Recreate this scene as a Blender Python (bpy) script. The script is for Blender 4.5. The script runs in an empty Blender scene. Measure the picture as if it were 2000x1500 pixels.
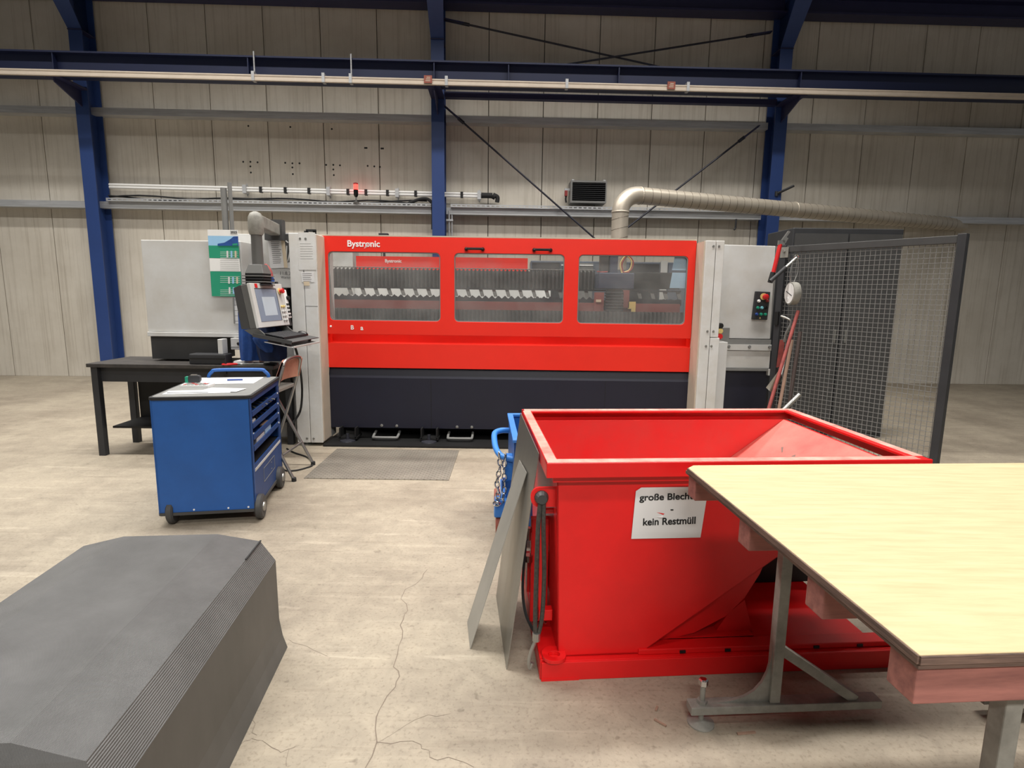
import bpy, bmesh, math, random
from mathutils import Vector, Matrix
from mathutils.geometry import tessellate_polygon
random.seed(7)
scene = bpy.context.scene
COL = scene.collection
R = math.radians
V = Vector

# ------------------------------------------------------------------ camera
FPX = 1126.0; TILT = R(8.9); ROLL = 0.0134; CAMH = 1.6
Fw = V((0, math.cos(TILT), -math.sin(TILT)))
R0 = V((1, 0, 0)); U0 = R0.cross(Fw)
Rv = R0*math.cos(ROLL) + U0*math.sin(ROLL)
Uv = U0*math.cos(ROLL) - R0*math.sin(ROLL)
CAM = V((0, 0, CAMH))
cd = bpy.data.cameras.new('camera'); cam = bpy.data.objects.new('camera', cd); COL.objects.link(cam)
m = Matrix((Rv, Uv, -Fw)).transposed().to_4x4(); m.translation = CAM
cam.matrix_world = m
cd.sensor_width = 36; cd.lens = 36*FPX/2000; cd.clip_start = .05; cd.clip_end = 200
scene.camera = cam
# ------------------------------------------------------------------ light
world = bpy.data.worlds.new('hall_daylight'); scene.world = world; world.use_nodes = True
world.node_tree.nodes['Background'].inputs[0].default_value = (.95, .97, 1, 1)
world.node_tree.nodes['Background'].inputs[1].default_value = .12
def lamp(x, y, z, sx, sy, e, spread=130):
    l = bpy.data.lights.new('hall_lamp', 'AREA'); l.shape = 'RECTANGLE'; l.size = sx; l.size_y = sy; l.energy = e
    l.color = (1, .965, .915); l.spread = R(spread)
    o = bpy.data.objects.new('hall_lamp', l); COL.objects.link(o); o.location = (x, y, z)
lamp(-2, 7.8, 7.0, 15, .25, 400)           # rows of linear hall lamps under the roof, parallel to the wall
lamp(-2.5, 4.7, 7.4, 13, .25, 740)
lamp(1.2, -1.2, 7.7, 7, .25, 260, 150)
lamp(1.2, -6.5, 7.7, 7, .25, 1250, 150)
vs = scene.view_settings
vs.view_transform = 'Standard'; vs.look = 'None'; vs.gamma = 1; vs.exposure = 0.03; vs.use_curve_mapping = False

# ------------------------------------------------------------------ geometry helpers
def ray(px, py): return Fw + Rv*((px-1000)/FPX) - Uv*((py-750)/FPX)
def P(px, py, Y):                       # point of the place seen at a pixel, at depth Y
    d = ray(px, py); return CAM + d*(Y/d.y)
def F(px, py, z=0):                     # ... at height z
    d = ray(px, py); return CAM + d*((z-CAMH)/d.z)
WTH = R(1.8)
WM = Matrix.Translation((0, 10.7, 0)) @ Matrix.Rotation(WTH, 4, 'Z')   # wall frame: x along the wall, -y into the hall
def RZ(x, y, deg, z=0): return Matrix.Translation((x, y, z)) @ Matrix.Rotation(R(deg), 4, 'Z')
def lin(c):
    return tuple(((x/255)/12.92 if x/255 <= .04045 else ((x/255+.055)/1.055)**2.4) for x in c)

class MB:
    def __init__(s, M=None): s.v = []; s.f = []; s.M = M or Matrix()
    def add(s, vs, fs):
        b = len(s.v); s.v += [s.M @ V(v) for v in vs]; s.f += [tuple(i+b for i in f) for f in fs]; return s
    def bx(s, x0, x1, y0, y1, z0, z1):
        return s.add([(x0,y0,z0),(x1,y0,z0),(x1,y1,z0),(x0,y1,z0),(x0,y0,z1),(x1,y0,z1),(x1,y1,z1),(x0,y1,z1)],
                     [(0,3,2,1),(4,5,6,7),(0,1,5,4),(1,2,6,5),(2,3,7,6),(3,0,4,7)])
    def box(s, c, d): return s.bx(c[0]-d[0]/2, c[0]+d[0]/2, c[1]-d[1]/2, c[1]+d[1]/2, c[2]-d[2]/2, c[2]+d[2]/2)
    def bar(s, a, b, w, h, up=(0,0,1)):
        a, b = V(a), V(b); t = (b-a).normalized(); up = V(up)
        if abs(t.dot(up)) > .98: up = V((0,1,0))
        r = t.cross(up).normalized(); u = r.cross(t)
        vs = [p + r*(i*w/2) + u*(j*h/2) for p in (a, b) for i, j in ((-1,-1),(1,-1),(1,1),(-1,1))]
        return s.add(vs, [(0,3,2,1),(4,5,6,7),(0,1,5,4),(1,2,6,5),(2,3,7,6),(3,0,4,7)])
    def hexa(s, q0, q1):                  # two quads joined
        return s.add(list(q0)+list(q1), [(0,3,2,1),(4,5,6,7),(0,1,5,4),(1,2,6,5),(2,3,7,6),(3,0,4,7)])
    def tube(s, pts, r, n=8, closed=False):
        pts = [V(p) for p in pts]; N = len(pts); rs = r if isinstance(r, (list, tuple)) else [r]*N
        def tan(i):
            if closed: return (pts[(i+1) % N]-pts[i-1]).normalized()
            return (pts[min(i+1, N-1)]-pts[max(i-1, 0)]).normalized()
        t = tan(0); up = V((0,0,1)) if abs(t.z) < .9 else V((1,0,0)); u = t.cross(up).normalized(); vs = []
        for i in range(N):
            t = tan(i); u = (u - t*u.dot(t)).normalized(); w = t.cross(u)
            vs += [pts[i] + (u*math.cos(2*math.pi*k/n) + w*math.sin(2*math.pi*k/n))*rs[i] for k in range(n)]
        fs = [(i*n+k, i*n+(k+1) % n, (i+1)*n+(k+1) % n, (i+1)*n+k) for i in range(N-1) for k in range(n)]
        if closed: fs += [((N-1)*n+k, (N-1)*n+(k+1) % n, (k+1) % n, k) for k in range(n)]
        else: fs += [tuple(range(n-1, -1, -1)), tuple((N-1)*n+k for k in range(n))]
        return s.add(vs, fs)
    def lathe(s, prof, o, ax=(0,0,1), n=16):   # prof: (radius, height)
        ax = V(ax).normalized(); u = ax.orthogonal().normalized(); w = ax.cross(u); o = V(o)
        vs = [o + ax*h + (u*math.cos(2*math.pi*k/n)+w*math.sin(2*math.pi*k/n))*max(r, .0004) for r, h in prof for k in range(n)]
        N = len(prof)
        fs = [(i*n+k, i*n+(k+1) % n, (i+1)*n+(k+1) % n, (i+1)*n+k) for i in range(N-1) for k in range(n)]
        fs += [tuple(range(n-1, -1, -1)), tuple((N-1)*n+k for k in range(n))]
        return s.add(vs, fs)
    def cyl(s, a, b, r, n=12):
        a, b = V(a), V(b); return s.lathe([(r, 0), (r, (b-a).length)], a, b-a, n)
    def prism(s, poly, ax, t0, t1, holes=()):   # outline (with holes) pulled along an axis
        rings = [list(poly)] + [list(h) for h in holes]
        flat = [p for r in rings for p in r]; n = len(flat)
        tri = tessellate_polygon([[V((p[0], p[1], 0)) for p in r] for r in rings])
        def to(p, t): return {'x': (t, p[0], p[1]), 'y': (p[0], t, p[1]), 'z': (p[0], p[1], t)}[ax]
        vs = [to(p, t0) for p in flat] + [to(p, t1) for p in flat]
        fs = [tuple(t) for t in tri] + [tuple(i+n for i in reversed(t)) for t in tri]
        b = 0
        for r in rings:
            k = len(r); fs += [(b+i, b+(i+1) % k, n+b+(i+1) % k, n+b+i) for i in range(k)]; b += k
        return s.add(vs, fs)
    def grid(s, rows, closed=False):
        n = len(rows[0]); vs = [p for r in rows for p in r]
        fs = [(i*n+k, i*n+k+1, (i+1)*n+k+1, (i+1)*n+k) for i in range(len(rows)-1) for k in range(n-1)]
        if closed: fs += [(i*n+n-1, i*n, (i+1)*n, (i+1)*n+n-1) for i in range(len(rows)-1)]
        return s.add(vs, fs)
    def build(s, name, mt, parent=None, smooth=False, bevel=0, kind=None, label=None, cat=None, group=None, base=None):
        if parent is None:
            xs = [v.x for v in s.v]; ys = [v.y for v in s.v]
            base = V(base) if base else V(((min(xs)+max(xs))/2, (min(ys)+max(ys))/2, min(v.z for v in s.v)))
            X = Matrix.Translation(base)
        else: X = XF[parent]
        Xi = X.inverted()
        me = bpy.data.meshes.new(name); me.from_pydata([Xi @ v for v in s.v], [], s.f)
        bm = bmesh.new(); bm.from_mesh(me); bmesh.ops.recalc_face_normals(bm, faces=bm.faces); bm.to_mesh(me); bm.free()
        me.materials.append(MAT[mt])
        if smooth:
            for p in me.polygons: p.use_smooth = True
        o = bpy.data.objects.new(name, me); COL.objects.link(o)
        if parent is None: o.location = base
        else: o.parent = parent
        if smooth: me.set_sharp_from_angle(angle=R(40))
        if bevel:
            b = o.modifiers.new('bevel', 'BEVEL'); b.width = bevel; b.segments = 2; b.limit_method = 'ANGLE'; b.angle_limit = R(40)
        XF[o] = X
        if kind: o['kind'] = kind
        if label: o['label'] = label
        if cat: o['category'] = cat
        if group: o['group'] = group
        return o
XF = {}
def thing(name, label, cat, M, group=None, kind=None):
    o = bpy.data.objects.new(name, None); COL.objects.link(o); o.empty_display_size = .1
    if isinstance(M, (tuple, Vector)): M = Matrix.Translation(M)
    o.matrix_world = M; XF[o] = M.copy()
    if label: o['label'] = label
    if cat: o['category'] = cat
    if group: o['group'] = group
    if kind: o['kind'] = kind
    return o
def rr(x0, z0, x1, z1, r, n=5):
    pts = []
    for cx, cz, a0 in ((x1-r, z1-r, 0), (x0+r, z1-r, 90), (x0+r, z0+r, 180), (x1-r, z0+r, 270)):
        pts += [(cx+r*math.cos(R(a0+90*k/n)), cz+r*math.sin(R(a0+90*k/n))) for k in range(n+1)]
    return pts
def smooth_path(pts, k=6):
    pts = [V(p) for p in pts]; out = []
    for i in range(len(pts)-1):
        p0 = pts[max(i-1, 0)]; p1 = pts[i]; p2 = pts[i+1]; p3 = pts[min(i+2, len(pts)-1)]
        for j in range(k):
            t = j/k
            out.append(.5*((2*p1)+(p2-p0)*t+(2*p0-5*p1+4*p2-p3)*t*t+(3*p1-p0-3*p2+p3)*t**3))
    return out+[pts[-1]]
def text(body, width, M, mt, parent, name='lettering', thick=.0, depth=.001, height=None, center=True):
    cu = bpy.data.curves.new('t', 'FONT'); cu.body = body; cu.size = 1; cu.offset = thick; cu.extrude = .001
    cu.align_x = 'CENTER' if center else 'LEFT'; cu.align_y = 'CENTER'
    ob = bpy.data.objects.new('t', cu); COL.objects.link(ob); bpy.context.view_layer.update()
    dg = bpy.context.evaluated_depsgraph_get(); me = bpy.data.meshes.new_from_object(ob.evaluated_get(dg))
    bpy.data.objects.remove(ob); bpy.data.curves.remove(cu)
    xs = [v.co.x for v in me.vertices]; k = width/(max(xs)-min(xs)); ky = k
    if height:
        ys = [v.co.y for v in me.vertices]; ky = height/(max(ys)-min(ys))
    mb = MB(M); mb.add([(v.co.x*k, v.co.y*ky, v.co.z*depth*1000) for v in me.vertices], [tuple(p.vertices) for p in me.polygons])
    bpy.data.meshes.remove(me)
    return mb.build(name, mt, parent)
def facing(p, yaw=0, pitch=0):          # text/board frame: x right, y up, z toward the hall; yaw turns it to the right
    return Matrix.Translation(p) @ Matrix.Rotation(R(yaw), 4, 'Z') @ Matrix.Rotation(R(90-pitch), 4, 'X')

# ------------------------------------------------------------------ materials
MAT = {}
def mat(name, rgb, rough=.5, metal=0., var=.06, vs=6., st=(1,1,1), bump=0., bs=40., spec=.5, rgb2=None, coat=0.):
    mt = bpy.data.materials.new(name); mt.use_nodes = True; nt = mt.node_tree; N = nt.nodes; L = nt.links
    b = N['Principled BSDF']; b.inputs['Roughness'].default_value = rough; b.inputs['Metallic'].default_value = metal
    b.inputs['Specular IOR Level'].default_value = spec; b.inputs['Coat Weight'].default_value = coat
    g = N.new('ShaderNodeNewGeometry'); mp = N.new('ShaderNodeMapping'); mp.inputs['Scale'].default_value = st
    L.new(g.outputs['Position'], mp.inputs['Vector'])
    c = lin(rgb); c2 = lin(rgb2) if rgb2 else tuple(min(1, x*(1+var)) for x in c); c1 = c if rgb2 else tuple(x*(1-var) for x in c)
    n = N.new('ShaderNodeTexNoise'); n.inputs['Scale'].default_value = vs; n.inputs['Detail'].default_value = 7; n.inputs['Roughness'].default_value = .65
    L.new(mp.outputs[0], n.inputs['Vector'])
    r = N.new('ShaderNodeValToRGB'); r.color_ramp.elements[0].position = .32; r.color_ramp.elements[1].position = .68
    r.color_ramp.elements[0].color = (*c1, 1); r.color_ramp.elements[1].color = (*c2, 1)
    L.new(n.outputs['Fac'], r.inputs['Fac']); L.new(r.outputs[0], b.inputs['Base Color'])
    if bump:
        n2 = N.new('ShaderNodeTexNoise'); n2.inputs['Scale'].default_value = bs; n2.inputs['Detail'].default_value = 4
        L.new(mp.outputs[0], n2.inputs['Vector'])
        bp = N.new('ShaderNodeBump'); bp.inputs['Strength'].default_value = bump; bp.inputs['Distance'].default_value = .01
        L.new(n2.outputs['Fac'], bp.inputs['Height']); L.new(bp.outputs[0], b.inputs['Normal'])
    MAT[name] = mt; return mt
mat('machine_red', (226, 38, 20), .42, var=.04, vs=2)
mat('skip_red', (214, 18, 20), .38, var=.06, vs=5)
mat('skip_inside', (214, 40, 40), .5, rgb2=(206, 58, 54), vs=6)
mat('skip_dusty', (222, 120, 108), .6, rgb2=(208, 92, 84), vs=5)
mat('scratch', (120, 96, 88), .7)
mat('skip_edge', (200, 172, 158), .5, rgb2=(206, 110, 100), vs=9)
mat('navy', (19, 20, 38), .5, var=.1, vs=3)
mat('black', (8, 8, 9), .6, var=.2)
mat('black_gloss', (16, 16, 18), .25, var=.1)
mat('rubber', (30, 30, 31), .75, var=.2, bump=.2)
mat('light_grey', (200, 201, 200), .45, var=.05, vs=3, rgb2=(188, 186, 181))
mat('post_grey', (210, 211, 210), .5, rgb2=(196, 194, 188), vs=4)
mat('beige_edge', (190, 176, 158), .55, var=.06)
mat('mid_grey', (120, 120, 118), .5, var=.08)
mat('dark_grey', (62, 62, 62), .55, var=.1)
mat('console_grey', (92, 92, 90), .5, var=.06)
mat('charcoal', (44, 45, 48), .55, var=.12)
mat('steel', (165, 165, 162), .33, .85, var=.1, vs=10, st=(1, 1, .2))
mat('galv', (196, 198, 200), .4, .45, var=.16, vs=5, st=(.4, 1, 6))
mat('duct_metal', (188, 179, 164), .38, .4, var=.08, vs=4)
mat('duct_seam', (110, 102, 92), .5, .6)
mat('sheet_steel', (146, 144, 138), .36, .75, var=.12, vs=7, st=(1, 1, .35))
mat('sheet_dull', (158, 156, 149), .5, .35, var=.08, vs=4)
mat('chrome', (200, 200, 200), .15, 1)
mat('column_blue', (40, 64, 118), .42, var=.06, vs=2)
mat('crane_blue', (30, 38, 70), .45, var=.06, vs=2)
mat('beam_navy', (42, 44, 80), .5, var=.08)
mat('rod_dark', (24, 25, 42), .5)
mat('busbar', (205, 192, 176), .5, var=.06)
mat('joint_dark', (60, 57, 52), .8)
mat('roof_sheet', (120, 116, 108), .6, var=.08)
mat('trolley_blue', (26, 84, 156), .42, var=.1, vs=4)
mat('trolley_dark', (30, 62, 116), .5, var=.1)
mat('cart_blue', (52, 122, 200), .45, var=.08)
mat('paper', (212, 212, 212), .7, var=.02)
mat('paper_old', (206, 190, 164), .7, var=.04)
mat('print_grey', (120, 120, 120), .8)
mat('print_black', (22, 22, 24), .7)
mat('green_print', (30, 146, 112), .6, var=.03)
mat('sky_print', (150, 195, 230), .6, var=.04)
mat('blue_print', (40, 96, 176), .6, rgb2=(28, 58, 120), vs=6)
mat('white', (232, 232, 230), .5, var=.02)
mat('ply_top', (210, 190, 150), .6, rgb2=(192, 171, 132), vs=5, st=(1, 9, 1))
mat('ply_edge', (120, 96, 84), .8, rgb2=(70, 56, 50), vs=30, st=(.3, .3, 8))
mat('pink_wood', (160, 104, 94), .75, rgb2=(126, 80, 74), vs=7, st=(.6, 6, 6))
mat('grey_paint', (150, 148, 140), .55, rgb2=(112, 110, 104), vs=9)
mat('back_wood', (204, 148, 126), .45, rgb2=(180, 122, 104), vs=8)
mat('jacket', (34, 78, 152), .9, rgb2=(26, 56, 112), vs=7, bump=.3, bs=30)
mat('jacket_dark', (22, 42, 84), .9, rgb2=(14, 26, 54), vs=7, bump=.3, bs=30)
mat('red_plastic', (200, 30, 32), .4)
mat('red_dull', (150, 52, 50), .6, var=.1)
mat('yellow', (214, 190, 120), .5)
mat('green_button', (30, 140, 112), .35)
mat('cyan_button', (130, 205, 220), .35)
mat('blue_button', (40, 70, 140), .35)
mat('wood_handle', (150, 122, 104), .7, var=.12, vs=12, st=(3, 3, .4))
mat('red_handle', (158, 72, 66), .65, rgb2=(120, 56, 52), vs=14)
mat('dark_handle', (58, 46, 42), .7, var=.15)
mat('bellows', (88, 88, 88), .6, var=.16, vs=9, st=(1, 1, .3))
mat('bellows_low', (76, 78, 78), .6, var=.2, vs=12)
mat('inner_red', (130, 74, 70), .6, var=.1)
mat('inner_dark', (30, 31, 40), .6, var=.15)
mat('cabinet_slate', (92, 100, 112), .5, var=.08)
mat('carriage', (58, 66, 84), .5, var=.08)
mat('pale_blue', (178, 214, 242), .5, var=.05, vs=9)
mat('screen', (128, 138, 156), .25, var=.05)
mat('screen_light', (182, 192, 202), .25, var=.03)
mat('cardboard', (150, 112, 96), .8, rgb2=(130, 84, 76), vs=20)
mat('bench_top', (64, 60, 56), .6, rgb2=(44, 42, 42), vs=10)
mat('crack', (118, 106, 94), .9)
mat('hood', (78, 77, 74), .5, rgb2=(92, 90, 87), vs=4, st=(1, 1, .5))
mat('braid', (70, 66, 60), .6, rgb2=(36, 34, 32), vs=90)
mat('orange', (224, 120, 40), .5)
mat('stone_red', (150, 84, 70), .7, var=.1)
def emis(name, rgb, s):
    mt = mat(name, rgb, .3); b = mt.node_tree.nodes['Principled BSDF']
    b.inputs['Emission Color'].default_value = (*lin(rgb), 1); b.inputs['Emission Strength'].default_value = s
emis('beacon_red', (255, 40, 34), 9)
def glass():
    mt = bpy.data.materials.new('window_glass'); mt.use_nodes = True; nt = mt.node_tree; N = nt.nodes; L = nt.links
    b = N['Principled BSDF']; b.inputs['Base Color'].default_value = (.42, .42, .41, 1); b.inputs['Roughness'].default_value = .12
    t = N.new('ShaderNodeBsdfTransparent'); t.inputs[0].default_value = (.93, .93, .92, 1)
    mx = N.new('ShaderNodeMixShader'); g = N.new('ShaderNodeNewGeometry')
    n = N.new('ShaderNodeTexNoise'); n.inputs['Scale'].default_value = 3; n.inputs['Detail'].default_value = 6
    mr = N.new('ShaderNodeMapRange'); mr.inputs['From Min'].default_value = .35; mr.inputs['From Max'].default_value = .75
    mr.inputs['To Min'].default_value = .08; mr.inputs['To Max'].default_value = .22
    L.new(g.outputs['Position'], n.inputs['Vector']); L.new(n.outputs['Fac'], mr.inputs['Value'])
    L.new(mr.outputs[0], mx.inputs[0]); L.new(t.outputs[0], mx.inputs[1]); L.new(b.outputs[0], mx.inputs[2])
    L.new(mx.outputs[0], N['Material Output'].inputs[0]); MAT['glass'] = mt
glass()
def wall_mat():
    mt = mat('wall_panel', (208, 202, 190), .55, rgb2=(192, 185, 172), vs=1.2)
    nt = mt.node_tree; N = nt.nodes; L = nt.links; b = N['Principled BSDF']; r0 = [n for n in N if n.type == 'VALTORGB'][0]
    g = [n for n in N if n.type == 'NEW_GEOMETRY'][0]
    mp = N.new('ShaderNodeMapping'); mp.inputs['Scale'].default_value = (9, 9, .22); L.new(g.outputs['Position'], mp.inputs[0])
    n = N.new('ShaderNodeTexNoise'); n.inputs['Scale'].default_value = 2.2; n.inputs['Detail'].default_value = 6; n.inputs['Roughness'].default_value = .7
    L.new(mp.outputs[0], n.inputs['Vector'])
    r = N.new('ShaderNodeValToRGB'); r.color_ramp.elements[0].position = .36; r.color_ramp.elements[1].position = .5
    r.color_ramp.elements[0].color = (.62, .59, .55, 1); r.color_ramp.elements[1].color = (1, 1, 1, 1); L.new(n.outputs['Fac'], r.inputs[0])
    mx = N.new('ShaderNodeMix'); mx.data_type = 'RGBA'; mx.blend_type = 'MULTIPLY'; mx.inputs[0].default_value = .45
    L.new(r0.outputs[0], mx.inputs[6]); L.new(r.outputs[0], mx.inputs[7]); L.new(mx.outputs[2], b.inputs['Base Color'])
wall_mat()
def floor_mat():
    mt = mat('concrete', (163, 153, 136), .62, rgb2=(147, 138, 123), vs=.9, bump=.06, bs=90)
    nt = mt.node_tree; N = nt.nodes; L = nt.links; b = N['Principled BSDF']; r0 = [n for n in N if n.type == 'VALTORGB'][0]
    g = [n for n in N if n.type == 'NEW_GEOMETRY'][0]
    def layer(src, scale, st, rot, p0, p1, c0, c1, blend, fac, detail=5, dist=0, rough=.6):
        mp = N.new('ShaderNodeMapping'); mp.inputs['Scale'].default_value = st; mp.inputs['Rotation'].default_value = (0, 0, R(rot)); L.new(g.outputs['Position'], mp.inputs[0])
        n = N.new('ShaderNodeTexNoise'); n.inputs['Scale'].default_value = scale; n.inputs['Detail'].default_value = detail; n.inputs['Distortion'].default_value = dist; n.inputs['Roughness'].default_value = rough
        L.new(mp.outputs[0], n.inputs['Vector'])
        r = N.new('ShaderNodeValToRGB'); e = r.color_ramp.elements
        e[0].position = p0; e[1].position = p1; e[0].color = (*c0, 1); e[1].color = (*c1, 1); L.new(n.outputs['Fac'], r.inputs[0])
        mx = N.new('ShaderNodeMix'); mx.data_type = 'RGBA'; mx.blend_type = blend; mx.inputs[0].default_value = fac
        L.new(src, mx.inputs[6]); L.new(r.outputs[0], mx.inputs[7]); return mx.outputs[2]
    s = r0.outputs[0]
    s = layer(s, 7, (1, 1, 1), 0, .3, .7, (.74, .73, .72), (1.1, 1.09, 1.07), 'MULTIPLY', .9, 9, .6, .78)
    s = layer(s, 60, (1, 1, 1), 0, .34, .46, (.72, .70, .68), (1, 1, 1), 'MULTIPLY', .7, 3)
    s = layer(s, 14, (1, 1, 1), 0, .27, .33, (.62, .6, .58), (1, 1, 1), 'MULTIPLY', .7, 2)
    # pale dragged scuffs: lengthwise to the machine and slanting through the aisle
    s = layer(s, 2.6, (.35, 7, 1), 2, .56, .70, (0, 0, 0), (.05, .045, .036), 'ADD', 1, 6, .3)
    s = layer(s, 2.6, (.35, 9, 1), -1, .58, .72, (1, 1, 1), (.80, .78, .77), 'MULTIPLY', .9, 6, .3)
    s = layer(s, 1.8, (.8, 6, 1), 38, .62, .70, (0, 0, 0), (.06, .054, .044), 'ADD', 1, 4, .5)
    s = layer(s, .9, (1, 1, 1), 0, .45, .66, (1, 1, 1), (.80, .775, .765), 'MULTIPLY', .9, 5)
    L.new(s, b.inputs['Base Color'])
floor_mat()
def rib_mat():
    mt = mat('ribbed_rubber', (88, 88, 88), .45, rgb2=(104, 104, 104), vs=5)
    nt = mt.node_tree; N = nt.nodes; L = nt.links; b = N['Principled BSDF']
    tc = N.new('ShaderNodeTexCoord'); w = N.new('ShaderNodeTexWave'); w.inputs['Scale'].default_value = 95; w.bands_direction = 'X'
    mp = N.new('ShaderNodeMapping'); mp.inputs['Rotation'].default_value = (0, 0, R(-5.5))
    g = N.new('ShaderNodeNewGeometry'); L.new(g.outputs['Position'], mp.inputs[0]); L.new(mp.outputs[0], w.inputs[0])
    bp = N.new('ShaderNodeBump'); bp.inputs['Strength'].default_value = .5; bp.inputs['Distance'].default_value = .004
    L.new(w.outputs['Fac'], bp.inputs['Height']); L.new(bp.outputs[0], b.inputs['Normal'])
rib_mat()
def tread_mat():
    mt = mat('tread_plate', (150, 144, 133), .5, .2, rgb2=(128, 123, 114), vs=3)
    nt = mt.node_tree; N = nt.nodes; L = nt.links; b = N['Principled BSDF']; g = [n for n in N if n.type == 'NEW_GEOMETRY'][0]
    br = N.new('ShaderNodeTexBrick'); br.inputs['Scale'].default_value = 9; br.inputs['Mortar Size'].default_value = .05; br.offset = .5
    L.new(g.outputs['Position'], br.inputs['Vector'])
    bp = N.new('ShaderNodeBump'); bp.inputs['Strength'].default_value = 1; bp.inputs['Distance'].default_value = .01
    L.new(br.outputs['Fac'], bp.inputs['Height']); L.new(bp.outputs[0], b.inputs['Normal'])
    r0 = [n for n in N if n.type == 'VALTORGB'][0]; mx = N.new('ShaderNodeMix'); mx.data_type = 'RGBA'; mx.blend_type = 'MULTIPLY'
    mx.inputs[7].default_value = (.66, .65, .63, 1); L.new(br.outputs['Fac'], mx.inputs[0]); L.new(r0.outputs[0], mx.inputs[6]); L.new(mx.outputs[2], b.inputs['Base Color'])
tread_mat()
# ================================================================== the hall
def on_wall(px, py, d):                 # wall-frame coordinates (along the wall, height) of a pixel at distance d from the wall
    n = V((-math.sin(WTH), math.cos(WTH), 0)); o = WM.translation - n*d; r = ray(px, py)
    q = WM.inverted() @ (CAM + r*((n.dot(o)-n.dot(CAM))/n.dot(r))); return q.x, q.z
fl = thing('floor', None, None, Matrix(), kind='structure')
MB().bx(-13, 13, -7, 11.4, -.12, 0).build('slab', 'concrete', fl)
def crack(pts, w):
    p = [F(*q) for q in pts]; q = []
    for a, b in zip(p[:-1], p[1:]):
        n = max(2, int((b-a).length/.05))
        for i in range(n):
            t = i/n; c = a.lerp(b, t); q.append(c + V((random.uniform(-.012, .012), random.uniform(-.012, .012), 0)))
    q.append(p[-1]); rows = []
    for i, c in enumerate(q):
        t = (q[min(i+1, len(q)-1)]-q[max(i-1, 0)]).normalized(); nn = V((-t.y, t.x, 0)); ww = w*random.uniform(.5, 1.2)
        ww *= .62; rows.append([c+nn*ww/2+V((0,0,.0008)), c-nn*ww/2+V((0,0,.0008))])
    MB().grid(rows).build('crack', 'crack', fl)
crack([(716,1498),(736,1448),(741,1400),(752,1370),(770,1345),(776,1318),(773,1300),(782,1262),(787,1230),(786,1210),(797,1192),(785,1170),(790,1150),(825,1130),(835,1112)], .007)
crack([(738,1448),(782,1449),(818,1452),(832,1470),(858,1482),(893,1478),(925,1498)], .004)
crack([(464,1462),(484,1444),(500,1439),(516,1450),(548,1464),(556,1468),(578,1458)], .004)
crack([(556,1468),(559,1497)], .003); crack([(500,1439),(492,1418),(486,1404)], .0035)
crack([(742,1448),(790,1420),(830,1400),(880,1394)], .002); crack([(560,1250),(610,1270),(640,1282)], .002)
crack([(438,1088),(560,1076),(700,1077)], .0025)
# steel joint rails and pale scratches set in the floor by the machine
wb = thing('wall_back', None, None, WM, kind='structure')
MB(WM).bx(-12.2, 12.2, .05, .12, 0, 6.62).build('backing', 'joint_dark', wb)
pan = None; PW = .957
for k in range(-12, 13):
    u0 = -.472+PW*k
    if pan is None:
        pan = MB(WM).bx(u0+.006, u0+PW-.006, 0, .06, .0, 6.6).build('panel', 'wall_panel', wb, bevel=.004); pu = u0
    else:
        o = pan.copy(); COL.objects.link(o); o.parent = wb; o.location = (u0-pu, 0, 0); XF[o] = WM
holes = [(485,235),(485,246),(567,237),(567,248),(647,239),(648,252),(475,316),(489,316),(503,317),(489,325),(490,337),(557,318),(571,319),(585,319),(571,327),(572,340),
         (637,322),(651,322),(664,323),(651,331),(652,342),(713,289),(716,289),(745,290),(748,290),(718,324),(731,325),(742,326)]
hm = None
for p in holes:
    u, z = on_wall(*p, 0)
    if hm is None: hm = MB(WM).lathe([(.017,0),(.012,.003)], (u, 0, z), (0,-1,0), 8).build('screw_hole', 'black', wb); hu = (u, z)
    else:
        o = hm.copy(); COL.objects.link(o); o.parent = wb; o.location = (u-hu[0], 0, z-hu[1]); XF[o] = WM
roof = thing('ceiling', None, None, WM, kind='structure')
sl = math.tan(R(10)); W0 = 12.2
rows = []
for i in range(81):                      # trapezoid roof sheet, ribs along the slope
    u = -W0+2*W0*i/80; h = .04 if (i//2) % 2 else 0
    rows.append([(u, .1, 6.66+h), (u, -17.4, 6.66+h+sl*17.5)])
MB(WM).grid(rows).build('roof_sheet', 'roof_sheet', roof)
for k, d in enumerate((2.4, 5.0, 7.6)):
    MB(WM).bx(-W0, W0, -d-.08, -d+.08, 6.40+sl*d, 6.60+sl*d).build('purlin', 'beam_navy', roof)
t1 = MB(WM).bx(-W0, W0, -.34, -.05, 6.31, 6.34).bx(-W0, W0, -.34, -.05, 6.58, 6.61).bx(-W0, W0, -.21, -.18, 6.34, 6.58).build('trim_1', 'beam_navy', None, kind='structure')

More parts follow.
